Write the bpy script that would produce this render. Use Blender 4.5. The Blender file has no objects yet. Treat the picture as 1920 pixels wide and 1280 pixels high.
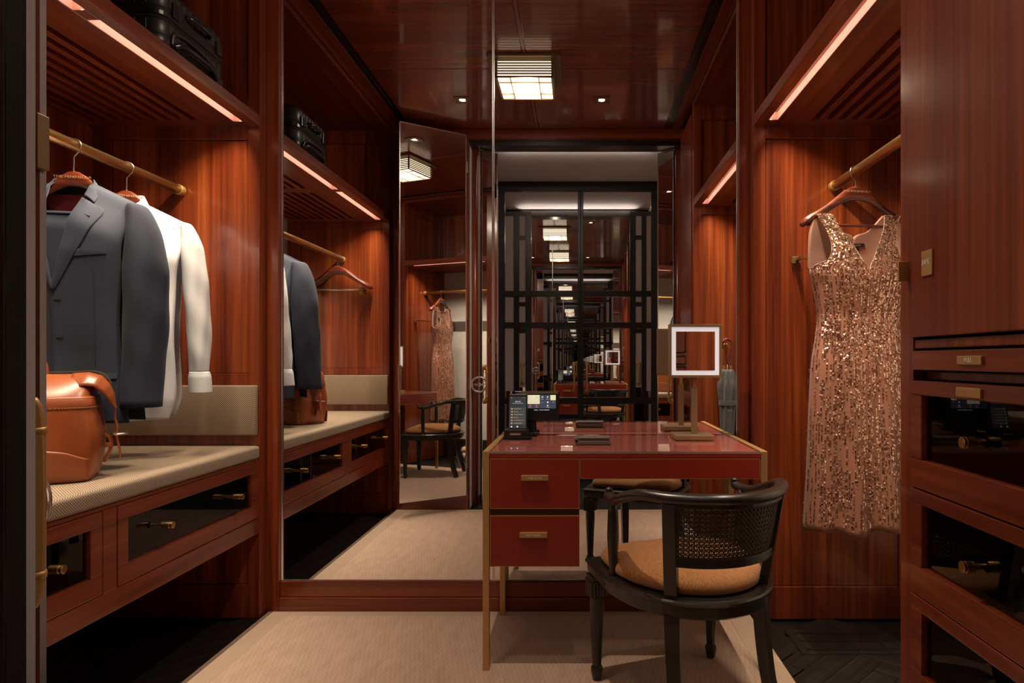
import bpy, math, random
from math import sin, cos, pi, sqrt, radians
from mathutils import Vector
random.seed(7)
S = bpy.context.scene
COL = S.collection

# ------------------------------------------------------------------ camera
F_PX, VPX, VPY = 1220.0, 1085.0, 675.0
CAM_Z = 1.078
cd = bpy.data.cameras.new('camera')
cam = bpy.data.objects.new('camera', cd)
COL.objects.link(cam)
cam.location = (0, 0, CAM_Z)
cam.rotation_euler = (pi / 2, 0, 0)
cd.sensor_width = 36
cd.lens = F_PX / 1920 * 36
cd.shift_x = -(VPX - 960) / 1920
cd.shift_y = (VPY - 640) / 1920
cd.clip_start = 0.02
S.camera = cam
# ------------------------------------------------------------------ world, exposure
w = bpy.data.worlds.new('world')
S.world = w
w.use_nodes = True
w.node_tree.nodes['Background'].inputs[0].default_value = (0, 0, 0, 1)
w.node_tree.nodes['Background'].inputs[1].default_value = 0
S.view_settings.view_transform = 'Standard'
S.view_settings.look = 'None'
S.view_settings.gamma = 1
S.view_settings.use_curve_mapping = False
S.view_settings.exposure = 0.12
cy = S.cycles
cy.max_bounces = 20
cy.glossy_bounces = 18
cy.diffuse_bounces = 4
cy.transparent_max_bounces = 24
cy.sample_clamp_indirect = 3.0
cy.caustics_refractive = False
cy.blur_glossy = 0.6
# lights of the place and an added fill (strengths)
LED_POWER = 8.0            # emission of the strips under the shelves
LAMP_POWER = 2.1         # paper panels of the ceiling lantern
FILL_POWER = 14.0          # watts, added all-round fill
COVE_WATTS = 4.0          # strip behind the door header
LED_WATTS = 13.0          # per metre of strip
LANTERN_POWER = 55.0       # watts
DOWN_POWER = 10.0         # recessed downlights, watts
WARM = (1.0, 0.80, 0.62)
LEDC = (1.0, 0.72, 0.58)
ROOM_CZ = 2.73

def spot(name, loc, power, size=110, blend=0.6, rad=0.03, color=WARM):
    l = bpy.data.lights.new(name, 'SPOT')
    l.energy = power
    l.spot_size = radians(size)
    l.spot_blend = blend
    l.shadow_soft_size = rad
    l.color = color
    o = bpy.data.objects.new(name, l)
    COL.objects.link(o)
    o.location = loc
    return o
DOWN = [(-0.738, 1.47), (0.146, 1.47)]
for dx, dy in DOWN:
    spot('downlight_beam', (dx, dy, ROOM_CZ - 0.012), DOWN_POWER, 75, 0.8, 0.014)
# the bulb of the ceiling lantern, just under its gridded base
spot('lantern_bulb', (-0.297, 1.90, 2.608), LANTERN_POWER, 142, 0.95, 0.010)

l = bpy.data.lights.new('lantern_fill', 'POINT')  # added all-round fill, set just under the lantern
l.energy, l.shadow_soft_size, l.color = FILL_POWER, 0.010, WARM
o = bpy.data.objects.new('lantern_fill', l)
COL.objects.link(o)
o.location = (-0.297, 1.90, 2.607)
# cove strip on the back of the door header, washing the passage ceiling
l = bpy.data.lights.new('header_cove_light', 'AREA')
l.shape, l.size, l.size_y, l.energy, l.color = 'RECTANGLE', 1.2, 0.02, COVE_WATTS, (1.0, 0.86, 0.76)
o = bpy.data.objects.new('header_cove_light', l)
COL.objects.link(o)
l.spread = radians(78)
o.location = (-0.01, 0.715, 2.648)
o.rotation_euler = (radians(-133), 0, 0)
# LED strips in the slots under the shelves, just behind each lip
for lx_, la_, lb_ in ((-1.333 - 0.0505, 1.07, 1.819), (-1.333 - 0.0505, 1.871, 2.667), (0.729 + 0.0505, 1.53, 2.650)):
    l = bpy.data.lights.new('shelf_strip_light', 'AREA')
    l.shape = 'RECTANGLE'
    l.size, l.size_y = 0.003, lb_ - la_ - 0.01
    l.energy = LED_WATTS * (lb_ - la_)
    l.color = (1.0, 0.83, 0.59)
    l.spread = radians(90)
    o = bpy.data.objects.new('shelf_strip_light', l)
    COL.objects.link(o)
    o.location = (lx_, (la_ + lb_) / 2, 2.055 + 0.006)
    o.rotation_euler = (0, radians(21 if lx_ < 0 else -21), 0)      # leaning towards the back of the bay

# ------------------------------------------------------------------ materials
def new_mat(name):
    m = bpy.data.materials.new(name)
    m.use_nodes = True
    return m, m.node_tree.nodes, m.node_tree.links, m.node_tree.nodes['Principled BSDF']

def mat(name, col, rough=0.5, metal=0.0, coat=0.0, coat_rough=0.1, spec=None, emit=None, estr=0.0, sheen=0.0):
    m, n, l, b = new_mat(name)
    b.inputs['Base Color'].default_value = (*col, 1)
    b.inputs['Roughness'].default_value = rough
    b.inputs['Metallic'].default_value = metal
    b.inputs['Coat Weight'].default_value = coat
    b.inputs['Coat Roughness'].default_value = coat_rough
    if spec is not None:
        b.inputs['Specular IOR Level'].default_value = spec
    if sheen:
        b.inputs['Sheen Weight'].default_value = sheen
    if emit:
        b.inputs['Emission Color'].default_value = (*emit, 1)
        b.inputs['Emission Strength'].default_value = estr
    return m

def coords(n, l, scale, kind='Object'):
    tc = n.new('ShaderNodeTexCoord')
    mp = n.new('ShaderNodeMapping')
    mp.inputs['Scale'].default_value = scale
    l.new(tc.outputs[kind], mp.inputs[0])
    return mp.outputs[0]

def ramp(n, stops):
    r = n.new('ShaderNodeValToRGB')
    e = r.color_ramp.elements
    while len(e) < len(stops):
        e.new(0.5)
    for k, (p, c) in enumerate(stops):
        e[k].position = p
        e[k].color = (*c, 1)
    return r

def bump(n, l, b, src, strength, dist):
    bp = n.new('ShaderNodeBump')
    bp.inputs['Strength'].default_value = strength
    bp.inputs['Distance'].default_value = dist
    l.new(src, bp.inputs['Height'])
    l.new(bp.outputs[0], b.inputs['Normal'])

def wood(name, axis, dark, mid, light, rough=0.3, coat=0.35, coat_rough=0.12, ribbon=1.0):
    m, n, l, b = new_mat(name)
    sc = [70.0, 70.0, 70.0]
    sc[axis] = 1.6
    sr = [17.0, 17.0, 17.0]
    sr[axis] = 0.35
    t1 = n.new('ShaderNodeTexNoise')
    t1.inputs['Scale'].default_value = 1
    t1.inputs['Detail'].default_value = 5
    l.new(coords(n, l, sc), t1.inputs['Vector'])
    t2 = n.new('ShaderNodeTexNoise')
    t2.inputs['Scale'].default_value = 1
    t2.inputs['Detail'].default_value = 2
    l.new(coords(n, l, sr), t2.inputs['Vector'])
    mx = n.new('ShaderNodeMix')
    mx.data_type = 'FLOAT'
    mx.inputs[0].default_value = 0.55 * ribbon
    l.new(t1.outputs[0], mx.inputs[2])
    l.new(t2.outputs[0], mx.inputs[3])
    r = ramp(n, [(0.36, dark), (0.50, mid), (0.64, light)])
    l.new(mx.outputs[0], r.inputs[0])
    l.new(r.outputs[0], b.inputs['Base Color'])
    b.inputs['Roughness'].default_value = rough
    b.inputs['Coat Weight'].default_value = coat
    b.inputs['Coat Roughness'].default_value = coat_rough
    bump(n, l, b, t1.outputs[0], 0.06, 0.001)
    return m
WD, WM, WL = (0.095, 0.013, 0.004), (0.160, 0.027, 0.0075), (0.240, 0.047, 0.013)
M = {}
M['wx'] = wood('mahogany_x', 0, WD, WM, WL)
M['wy'] = wood('mahogany_y', 1, WD, WM, WL)
M['wz'] = wood('mahogany_z', 2, WD, WM, WL)
M['panel'] = wood('ribbon_mahogany', 2, (0.085, 0.0115, 0.003), (0.175, 0.031, 0.0075), (0.30, 0.066, 0.015), 0.32)
M['ceil'] = wood('ceiling_mahogany', 0, (0.125, 0.020, 0.006), (0.17, 0.030, 0.009), (0.215, 0.041, 0.012), 0.25, 0.6, 0.06)
M['hanger'] = wood('hanger_wood', 0, (0.05, 0.010, 0.005), (0.09, 0.018, 0.009), (0.13, 0.028, 0.014), 0.25, 0.5)
M['floor'] = wood('black_oak', 1, (0.004, 0.0035, 0.003), (0.009, 0.008, 0.007), (0.016, 0.014, 0.012), 0.4, 0.1)
M['inside'] = mat('drawer_lining', (0.10, 0.058, 0.046), 0.6)
M['chrome'] = mat('chrome', (0.92, 0.92, 0.93), 0.22, 1)
M['steel'] = mat('nickel', (0.62, 0.60, 0.56), 0.22, 1)
M['brass'] = mat('brass', (0.50, 0.31, 0.12), 0.27, 1)
M['brass2'] = mat('satin_brass', (0.56, 0.35, 0.14), 0.48, 0.85)
M['bronze'] = mat('antique_bronze', (0.27, 0.185, 0.095), 0.42, 0.8)
M['bronze2'] = mat('brushed_bronze', (0.36, 0.26, 0.15), 0.45, 0.7)
M['mirror'] = mat('mirror', (0.90, 0.90, 0.90), 0.0, 1)
M['blackm'] = mat('black_metal', (0.006, 0.006, 0.006), 0.3, 0, 0.3)
M['black'] = mat('black_plastic', (0.008, 0.008, 0.009), 0.28)
M['blacklac'] = mat('black_lacquer', (0.016, 0.012, 0.009), 0.34, 0, 0.35, 0.2)
M['cane'] = mat('dark_cane', (0.040, 0.030, 0.018), 0.45)
M['case'] = mat('suitcase_shell', (0.014, 0.014, 0.015), 0.40)
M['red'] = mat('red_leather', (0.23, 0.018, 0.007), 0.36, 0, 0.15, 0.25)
M['redlit'] = mat('red_leather_lit', (0.52, 0.115, 0.095), 0.4)  # same leather, lantern light and glass veil put into the lighter colour
M['reddark'] = mat('red_shadow_gap', (0.05, 0.004, 0.003), 0.4)
M['lining'] = mat('rose_lining', (0.52, 0.27, 0.19), 0.5, sheen=0.3)
M['burg'] = mat('burgundy_satin', (0.40, 0.05, 0.06), 0.45)
M['white'] = mat('white_cotton', (0.60, 0.60, 0.63), 0.85)
M['ivory'] = mat('ivory_button', (0.7, 0.66, 0.6), 0.3)
M['tag'] = mat('black_label', (0.01, 0.008, 0.008), 0.6)
M['gold'] = mat('gilt_print', (0.55, 0.36, 0.16), 0.4, 0.6)
M['print'] = mat('white_print', (0.75, 0.73, 0.70), 0.5)
M['stitch'] = mat('tan_thread', (0.42, 0.20, 0.08), 0.7)
M['umb'] = mat('grey_nylon', (0.055, 0.055, 0.062), 0.6, sheen=0.3)
M['wallet'] = mat('brown_leather', (0.13, 0.10, 0.08), 0.42)
M['channel'] = mat('light_channel', (0.72, 0.42, 0.34), 0.6)  # pale pink puts the overexposed glow on the slot wood into the colour
M['led'] = mat('led_strip', (0.8, 0.7, 0.6), 0.5, emit=LEDC, estr=LED_POWER)
M['paper'] = mat('lantern_paper', (0.8, 0.75, 0.65), 0.6, emit=(1.0, 0.83, 0.62), estr=LAMP_POWER)
M['ledglow'] = mat('downlight_lens', (0.8, 0.8, 0.7), 0.4, emit=(1.0, 0.9, 0.75), estr=14)
M['halo'] = mat('lit_frosted_ring', (0.8, 0.8, 0.8), 0.5, emit=(0.95, 0.95, 1.0), estr=0.36)
M['screen'] = mat('dark_screen', (0.01, 0.011, 0.012), 0.15, emit=(0.030, 0.032, 0.034), estr=1)
M['screen2'] = mat('screen_tile', (0.02, 0.02, 0.03), 0.15, emit=(0.045, 0.05, 0.075), estr=1)
M['row'] = mat('screen_row', (0.02, 0.02, 0.02), 0.15, emit=(0.058, 0.058, 0.056), estr=1)
M['cream'] = mat('screen_cream', (0.6, 0.6, 0.5), 0.2, emit=(0.50, 0.48, 0.31), estr=1)
M['scrw'] = mat('screen_white', (0.6, 0.6, 0.6), 0.2, emit=(0.55, 0.55, 0.55), estr=1)
M['scro'] = mat('screen_tan', (0.5, 0.4, 0.3), 0.2, emit=(0.34, 0.23, 0.14), estr=1)
M['scrr'] = mat('screen_red', (0.5, 0.05, 0.05), 0.2, emit=(0.8, 0.04, 0.02), estr=1)
M['scrd'] = mat('screen_olive', (0.2, 0.2, 0.1), 0.2, emit=(0.16, 0.15, 0.07), estr=1)
M['insole'] = mat('shoe_insole', (0.55, 0.42, 0.22), 0.5)
M['shoe'] = mat('blush_leather', (0.52, 0.34, 0.28), 0.35)

def glass(name, tint=(0.96, 0.98, 0.97), refl=1.0):
    m = bpy.data.materials.new(name)
    m.use_nodes = True
    n, l = m.node_tree.nodes, m.node_tree.links
    n.remove(n['Principled BSDF'])
    t = n.new('ShaderNodeBsdfTransparent')
    t.inputs[0].default_value = (*tint, 1)
    g = n.new('ShaderNodeBsdfGlossy')
    g.inputs['Roughness'].default_value = 0.0
    fr = n.new('ShaderNodeFresnel')
    fr.inputs[0].default_value = 1.5
    mx = n.new('ShaderNodeMixShader')
    ge = n.new('ShaderNodeNewGeometry')
    ma = n.new('ShaderNodeMath')
    ma.operation = 'MULTIPLY_ADD'          # no reflection on the way out of the pane
    l.new(ge.outputs['Backfacing'], ma.inputs[0])
    ma.inputs[1].default_value = -1.0
    l.new(fr.outputs[0], ma.inputs[2])
    ma.use_clamp = True
    l.new(ma.outputs[0], mx.inputs[0])
    l.new(t.outputs[0], mx.inputs[1])
    l.new(g.outputs[0], mx.inputs[2])
    l.new(mx.outputs[0], n['Material Output'].inputs[0])
    return m
M['glass'] = glass('clear_glass')
M['smoke'] = glass('smoked_glass', (0.62, 0.58, 0.56))
M['green'] = mat('glass_edge', (0.10, 0.22, 0.19), 0.1, spec=0.6)

def weave(name, c1, c2, scale, rough=0.75, bstr=0.5, noise=0.0, stretch=(1, 1, 1), sheen=0.15):
    m, n, l, b = new_mat(name)
    v = coords(n, l, tuple(scale * s for s in stretch))
    ck = n.new('ShaderNodeTexChecker')
    ck.inputs['Scale'].default_value = 1
    l.new(v, ck.inputs['Vector'])
    no = n.new('ShaderNodeTexNoise')
    no.inputs['Scale'].default_value = 0.35
    no.inputs['Detail'].default_value = 4
    l.new(v, no.inputs['Vector'])
    mx = n.new('ShaderNodeMix')
    mx.data_type = 'FLOAT'
    mx.inputs[0].default_value = noise
    l.new(ck.outputs[1], mx.inputs[2])
    l.new(no.outputs[0], mx.inputs[3])
    r = ramp(n, [(0.2, c1), (0.8, c2)])
    l.new(mx.outputs[0], r.inputs[0])
    l.new(r.outputs[0], b.inputs['Base Color'])
    b.inputs['Roughness'].default_value = rough
    b.inputs['Sheen Weight'].default_value = sheen
    bump(n, l, b, mx.outputs[0], bstr, 0.0015)
    return m
M['weave'] = weave('basket_weave', (0.105, 0.066, 0.040), (0.40, 0.29, 0.195), 230, 0.7, 0.8, 0.25)
M['carpet'] = weave('wool_carpet', (0.40, 0.262, 0.192), (0.53, 0.360, 0.270), 120, 0.95, 0.5, 0.8, (1, 0.25, 1))
M['border'] = weave('carpet_border', (0.34, 0.235, 0.165), (0.49, 0.345, 0.25), 260, 0.95, 0.6, 0.4)
M['orange'] = weave('orange_tweed', (0.22, 0.075, 0.018), (0.52, 0.225, 0.062), 380, 0.85, 1.0, 0.6, (1, 0.6, 1))
M['navy'] = weave('navy_wool', (0.0048, 0.0080, 0.021), (0.0115, 0.0170, 0.039), 700, 0.85, 0.2, 0.5, (1, 1, 0.3), 0.03)
M['paperwall'] = weave('grasscloth', (0.33, 0.30, 0.285), (0.42, 0.385, 0.365), 420, 0.9, 0.2, 0.6, (1, 1, 0.2))
M['greypanel'] = weave('grey_linen', (0.26, 0.21, 0.20), (0.52, 0.44, 0.42), 300, 0.9, 0.3, 0.7)
M['plaster'] = mat('pale_plaster', (0.70, 0.63, 0.60), 0.9)

def leather(name, c1, c2, rough):
    m, n, l, b = new_mat(name)
    no = n.new('ShaderNodeTexNoise')
    no.inputs['Scale'].default_value = 7
    no.inputs['Detail'].default_value = 6
    l.new(coords(n, l, (1, 1, 1)), no.inputs['Vector'])
    r = ramp(n, [(0.3, c1), (0.7, c2)])
    l.new(no.outputs[0], r.inputs[0])
    l.new(r.outputs[0], b.inputs['Base Color'])
    b.inputs['Roughness'].default_value = rough
    b.inputs['Coat Weight'].default_value = 0.15
    b.inputs['Coat Roughness'].default_value = 0.3
    n2 = n.new('ShaderNodeTexNoise')
    n2.inputs['Scale'].default_value = 260
    l.new(coords(n, l, (1, 1, 1)), n2.inputs['Vector'])
    bump(n, l, b, n2.outputs[0], 0.12, 0.001)
    return m
M['tan'] = leather('tan_leather', (0.185, 0.038, 0.009), (0.30, 0.072, 0.018), 0.36)
M['tan2'] = leather('tan_leather_trim', (0.20, 0.044, 0.011), (0.27, 0.065, 0.017), 0.4)

def sequin_mat():
    m, n, l, b = new_mat('rose_gold_sequins')
    g = n.new('ShaderNodeNewGeometry')
    r = ramp(n, [(0.0, (0.16, 0.06, 0.035)), (0.5, (0.58, 0.30, 0.20)), (1.0, (1.0, 0.70, 0.54))])
    l.new(g.outputs['Random Per Island'], r.inputs[0])
    l.new(r.outputs[0], b.inputs['Base Color'])
    b.inputs['Metallic'].default_value = 0.85
    b.inputs['Roughness'].default_value = 0.24
    return m
M['sequin'] = sequin_mat()
M['dress'] = mat('dusty_rose_tulle', (0.27, 0.105, 0.062), 0.7, sheen=0.05)

# ------------------------------------------------------------------ mesh helpers
ORG = {}
class MB:
    def __init__(s):
        s.v, s.f = [], []
    def box(s, x0, x1, y0, y1, z0, z1):
        k = len(s.v)
        x0, x1 = min(x0, x1), max(x0, x1)
        y0, y1 = min(y0, y1), max(y0, y1)
        z0, z1 = min(z0, z1), max(z0, z1)
        s.v += [(x0, y0, z0), (x1, y0, z0), (x1, y1, z0), (x0, y1, z0), (x0, y0, z1), (x1, y0, z1), (x1, y1, z1), (x0, y1, z1)]
        s.f += [tuple(k + i for i in q) for q in ((0, 3, 2, 1), (4, 5, 6, 7), (0, 1, 5, 4), (1, 2, 6, 5), (2, 3, 7, 6), (3, 0, 4, 7))]
        return s
    def obox(s, c, a, b, cc):
        """box from a centre and three half-axis vectors"""
        c, a, b, cc = Vector(c), Vector(a), Vector(b), Vector(cc)
        k = len(s.v)
        for sz in (-1, 1):
            for sx, sy in ((-1, -1), (1, -1), (1, 1), (-1, 1)):
                s.v.append(tuple(c + sx * a + sy * b + sz * cc))
        s.f += [tuple(k + i for i in q) for q in ((0, 3, 2, 1), (4, 5, 6, 7), (0, 1, 5, 4), (1, 2, 6, 5), (2, 3, 7, 6), (3, 0, 4, 7))]
        return s
    def rings(s, rs, cap=True, closed=True):
        k, n = len(s.v), len(rs[0])
        for r in rs:
            s.v += [tuple(p) for p in r]
        for i in range(len(rs) - 1):
            for j in range(n if closed else n - 1):
                a, b = k + i * n + j, k + i * n + (j + 1) % n
                s.f.append((a, b, b + n, a + n))
        if cap and closed:
            s.f.append(tuple(k + j for j in reversed(range(n))))
            s.f.append(tuple(k + (len(rs) - 1) * n + j for j in range(n)))
        return s
    def rev(s, c, prof, n=16, axis=2):
        """revolve (radius, along) pairs about an axis through c"""
        rs = []
        for r, h in prof:
            ring = []
            for j in range(n):
                a = 2 * pi * j / n
                u, v = r * cos(a), r * sin(a)
                ring.append({2: (c[0] + u, c[1] + v, c[2] + h), 1: (c[0] + v, c[1] + h, c[2] + u), 0: (c[0] + h, c[1] + u, c[2] + v)}[axis])
            rs.append(ring)
        return s.rings(rs)
    def sweep(s, pts, ws, hs=None, n=8, square=False, up=(0, 0, 1), cap=True, loop=False):
        pts = [Vector(p) for p in pts]
        m = len(pts)
        ws = ws if isinstance(ws, (list, tuple)) else [ws] * m
        hs = hs if isinstance(hs, (list, tuple)) else ([hs] * m if hs is not None else ws)
        up = Vector(up)
        rs = []
        for i, p in enumerate(pts):
            if loop:
                t = pts[(i + 1) % m] - pts[i - 1]
            else:
                t = pts[min(i + 1, m - 1)] - pts[max(i - 1, 0)]
            t.normalize()
            a = t.cross(up)
            if a.length < 1e-4:
                a = t.cross(Vector((1, 0, 0)))
            a.normalize()
            b = a.cross(t)
            if square:
                prof = ((-1, -1), (1, -1), (1, 1), (-1, 1))
            else:
                prof = [(cos(2 * pi * j / n), sin(2 * pi * j / n)) for j in range(n)]
            rs.append([p + a * (u * ws[i]) + b * (v * hs[i]) for u, v in prof])
        if loop:
            rs.append(rs[0])
            return s.rings(rs, False)
        return s.rings(rs, cap)
    def prism(s, poly, z0, z1):
        return s.rings([[(x, y, z0) for x, y in poly], [(x, y, z1) for x, y in poly]])
    def grid(s, fn, nu, nv):
        k = len(s.v)
        for j in range(nv + 1):
            for i in range(nu + 1):
                s.v.append(tuple(fn(i / nu, j / nv)))
        for j in range(nv):
            for i in range(nu):
                a = k + j * (nu + 1) + i
                s.f.append((a, a + 1, a + nu + 2, a + nu + 1))
        return s
    def build(s, name, m, parent=None, bevel=0.0, smooth=False, solid=0.0, sub=0, seg=2, kind=None):
        o0 = ORG.get(parent.name, (0, 0, 0)) if parent else (0, 0, 0)
        me = bpy.data.meshes.new(name)
        me.from_pydata([(a - o0[0], b - o0[1], c - o0[2]) for a, b, c in s.v], [], s.f)
        me.validate()
        me.update()
        if smooth:
            for p in me.polygons:
                p.use_smooth = True
        me.materials.append(M[m] if isinstance(m, str) else m)
        o = bpy.data.objects.new(name, me)
        COL.objects.link(o)
        if parent:
            o.parent = parent
            ORG[o.name] = o0
        if sub:
            q = o.modifiers.new('sub', 'SUBSURF')
            q.levels = q.render_levels = sub
        if solid:
            q = o.modifiers.new('solid', 'SOLIDIFY')
            q.thickness = solid
            q.offset = 0
        if bevel:
            q = o.modifiers.new('bevel', 'BEVEL')
            q.width = bevel
            q.segments = seg
            q.limit_method = 'ANGLE'
            q.angle_limit = radians(40)
        if kind:
            o['kind'] = kind
        return o

def tag(o, label, cat, group=None):
    o['label'] = label
    o['category'] = cat
    if group:
        o['group'] = group
    return o

def thing(name, loc, label, cat, group=None, rot=0.0):
    o = bpy.data.objects.new(name, None)
    o.empty_display_size = 0.05
    COL.objects.link(o)
    o.location = loc
    o.rotation_euler = (0, 0, rot)
    ORG[o.name] = (0, 0, 0) if rot else tuple(loc)
    return tag(o, label, cat, group)

def local(o):
    ORG[o.name] = (0, 0, 0)
    return o

def struct(o):
    o['kind'] = 'structure'
    return o

def copy_tree(o, parent=None):
    c = o.copy()
    COL.objects.link(c)
    c.parent = parent
    ORG[c.name] = ORG.get(o.name, (0, 0, 0))
    for ch in list(o.children):
        copy_tree(ch, c)
    return c

def B(*a):
    return MB().box(*a)

def text(body, size, loc, m, parent, rot=(pi / 2, 0, 0), name='lettering', extrude=0.0002, sx=1.0, al='CENTER'):
    c = bpy.data.curves.new(name, 'FONT')
    c.body = body
    c.size = size
    c.align_x = al
    c.align_y = 'CENTER'
    c.extrude = extrude
    c.resolution_u = 2
    o = bpy.data.objects.new(name, c)
    COL.objects.link(o)
    o0 = ORG.get(parent.name, (0, 0, 0))
    o.parent = parent
    o.location = tuple(a - b for a, b in zip(loc, o0))
    o.rotation_euler = rot
    o.scale = (sx, 1, 1)
    dg = bpy.context.evaluated_depsgraph_get()
    dg.update()
    me = bpy.data.meshes.new_from_object(o.evaluated_get(dg))
    me.name = name
    me.materials.clear()
    me.materials.append(M[m])
    q = bpy.data.objects.new(name, me)
    COL.objects.link(q)
    q.parent, q.location, q.rotation_euler, q.scale = parent, o.location, o.rotation_euler, o.scale
    bpy.data.objects.remove(o)
    return q

def lerp(a, b, t):
    return a + (b - a) * t

def interp(tab, x):
    """piecewise linear on a sorted [(x, y)] table"""
    if x <= tab[0][0]:
        return tab[0][1]
    for (a, ya), (b, yb) in zip(tab, tab[1:]):
        if x <= b:
            return lerp(ya, yb, (x - a) / (b - a))
    return tab[-1][1]

def smooth(t):
    t = max(0.0, min(1.0, t))
    return t * t * (3 - 2 * t)

def spline(pts, n):
    """Catmull-Rom through points, n samples per span"""
    P = [Vector(p) for p in pts]
    P = [2 * P[0] - P[1]] + P + [2 * P[-1] - P[-2]]
    out = []
    for i in range(1, len(P) - 2):
        for k in range(n):
            t = k / n
            a, b, c, d = P[i - 1], P[i], P[i + 1], P[i + 2]
            out.append(0.5 * ((2 * b) + (c - a) * t + (2 * a - 5 * b + 4 * c - d) * t * t + (3 * b - a - 3 * c + d) * t ** 3))
    out.append(P[-2])
    return out

# ================================================================== SETTING
XL, XR = -1.333, 0.729            # fronts of the wardrobes
BL, BR = -2.05, 1.43              # backs of the wardrobes
YM = 2.80                         # mirror plane
YW = 0.935                        # wall with the doorway
PL, PR = -0.715, 0.700            # faces of the folded-back entrance doors
RL, RR = -0.792, 0.758            # doorway reveal
YD = -0.35                        # black doors
CZ = ROOM_CZ
fl = struct(B(BL - 0.1, BR + 0.1, YD - 0.2, YM + 0.1, -0.05, -0.012).build('floor', 'floor'))
# herringbone boards
bl, bw = 0.42, 0.085
plank_mesh = None
def planks(x0, x1, y0, y1):
    global plank_mesh
    ca, sa = cos(pi / 4), sin(pi / 4)
    spots = []
    for i in range(-30, 60):
        for j in range(-12, 24):
            u = i * bw + j * 2 * bl * 0
            # herringbone lattice in a frame turned 45 degrees
            for kind in (0, 1):
                if kind == 0:
                    px, py = i * bw + j * 2 * bl, i * bw
                    cx, cyy, ang = px + bl / 2, py + bw / 2, 0
                else:
                    px, py = i * bw + j * 2 * bl + bl, i * bw + bw - bl + 0.0
                    cx, cyy, ang = px + bw / 2, py + bl / 2, pi / 2
                wx, wy = cx * ca - cyy * sa, cx * sa + cyy * ca
                spots.append((wx - 0.4, wy + 0.6, ang + pi / 4))
    for wx, wy, a in spots:
        if x0 < wx < x1 and y0 < wy < y1:
            if plank_mesh is None:
                o = B(-bw / 2 + 0.001, bw / 2 - 0.001, -bl / 2 + 0.001, bl / 2 - 0.001, -0.011, 0.0).build('plank', 'floor', fl)
                plank_mesh = o
            else:
                o = plank_mesh.copy()
                COL.objects.link(o)
                o.parent = fl
            o.location = (wx, wy, random.uniform(-0.0006, 0))
            o.rotation_euler = (0, 0, a - pi / 2)
planks(-1.98, -1.10, 1.15, 2.60)
planks(0.60, 1.36, 1.15, 2.60)

cl = struct(B(-1.40, 0.80, YW - 0.02, YM + 0.05, CZ + 0.012, CZ + 0.08).build('ceiling', 'ceil'))
for a, b in ((-1.190, -0.307), (-0.283, 0.607)):
    for c, d in ((0.962, 1.907), (1.913, 2.81)):
        B(a, b, c, d, CZ, CZ + 0.014).build('ceiling_panel', 'ceil', cl, 0.002)
B(-0.304, -0.286, 0.962, 2.81, CZ + 0.001, CZ + 0.013).build('centre_batten', 'wy', cl, 0.001)
for a, b in ((-1.333, -1.245), (0.668, 0.729)):
    B(a, b, YW, 2.81, CZ - 0.002, CZ + 0.014).build('border_board', 'wy', cl, 0.002)
for a, b in ((-1.245, -1.192), (0.609, 0.668)):
    m = MB()
    m.box(a, b, YW + 0.03, 2.81, CZ + 0.006, CZ + 0.0125)
    m.box((a + b) / 2 - 0.004, (a + b) / 2 + 0.004, YW + 0.03, 2.81, CZ - 0.001, CZ + 0.01)
    m.build('air_slot', 'blackm', cl)
B(-1.333, 0.729, YW, YW + 0.012, CZ - 0.004, CZ + 0.012).build('border_board', 'wx', cl)

struct(B(BL - 0.08, BL, 0.9, YM + 0.05, -0.01, CZ + 0.1).build('wall_left', 'paperwall'))
struct(B(BR, BR + 0.08, 0.9, YM + 0.05, -0.01, CZ + 0.1).build('wall_right', 'paperwall'))
wb = struct(B(BL, BR, YM + 0.012, YM + 0.08, -0.01, CZ + 0.1).build('wall_back', 'wz'))
# timber posts that frame the mirror
for i, (a, b) in enumerate(((XL, -1.2795), (0.6835, XR))):
    m = MB().box(a, b, 2.775, YM + 0.01, 0, CZ)
    m.box(a - 0.06 if i == 0 else b, a if i == 0 else b + 0.06, 2.777, YM + 0.01, 0, CZ)
    struct(m.build('trim_%d' % (i + 1), 'wz', None, 0.002))
# two-step plinth under the mirror
m = B(-1.2795, 0.6835, 2.788, YM + 0.012, 0.064, 0.130)
pb = struct(m.build('baseboard_back', 'wx', None, 0.0025))
B(-1.2795, 0.6835, 2.776, YM + 0.012, 0.0, 0.0625).build('lower_step', 'wx', pb, 0.0025)
# the wall with the doorway
wf = struct(B(XL - 0.02, RL, YW - 0.06, YW, 0, CZ + 0.02).build('wall_front', 'wz'))
m = B(-1.26, RL - 0.004, YW, YW + 0.010, 0.0, 0.115)
m.build('skirting', 'wx', wf, 0.002)
B(RR, XR + 0.05, YW - 0.06, YW, 0, CZ + 0.02).build('jamb_board', 'wz', wf)
B(RL, RR, YW - 0.06, YW, 2.668, CZ + 0.02).build('header_board', 'wx', wf, 0.002)
struct(B(RL, RR, 0.73, YW - 0.062, 2.635, 2.712).build('trim_3', 'blackm', None, 0.002))
for i, x in enumerate((RL + 0.024, RR - 0.022)):
    m = MB().sweep([(x, 0.775, 0.0), (x, 0.775, 2.634)], 0.025, 0.022, 14, up=(1, 0, 0))
    struct(m.build('trim_%d' % (i + 4), 'wz', None, 0, True))
# passage shell
struct(B(RL - 0.08, RL, YD - 0.1, YW - 0.05, 0, 2.8).build('wall_passage_left', 'plaster'))
struct(B(RR, RR + 0.08, YD - 0.1, YW - 0.05, 0, 2.8).build('wall_passage_right', 'plaster'))
struct(B(PL - 0.12, PR + 0.12, YD - 0.13, YW - 0.06, 2.712, 2.79).build('ceiling_passage', 'plaster'))
struct(B(PL - 0.12, PR + 0.12, YD - 0.13, YD - 0.05, 0, 2.8).build('wall_passage_end', 'plaster'))

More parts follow.
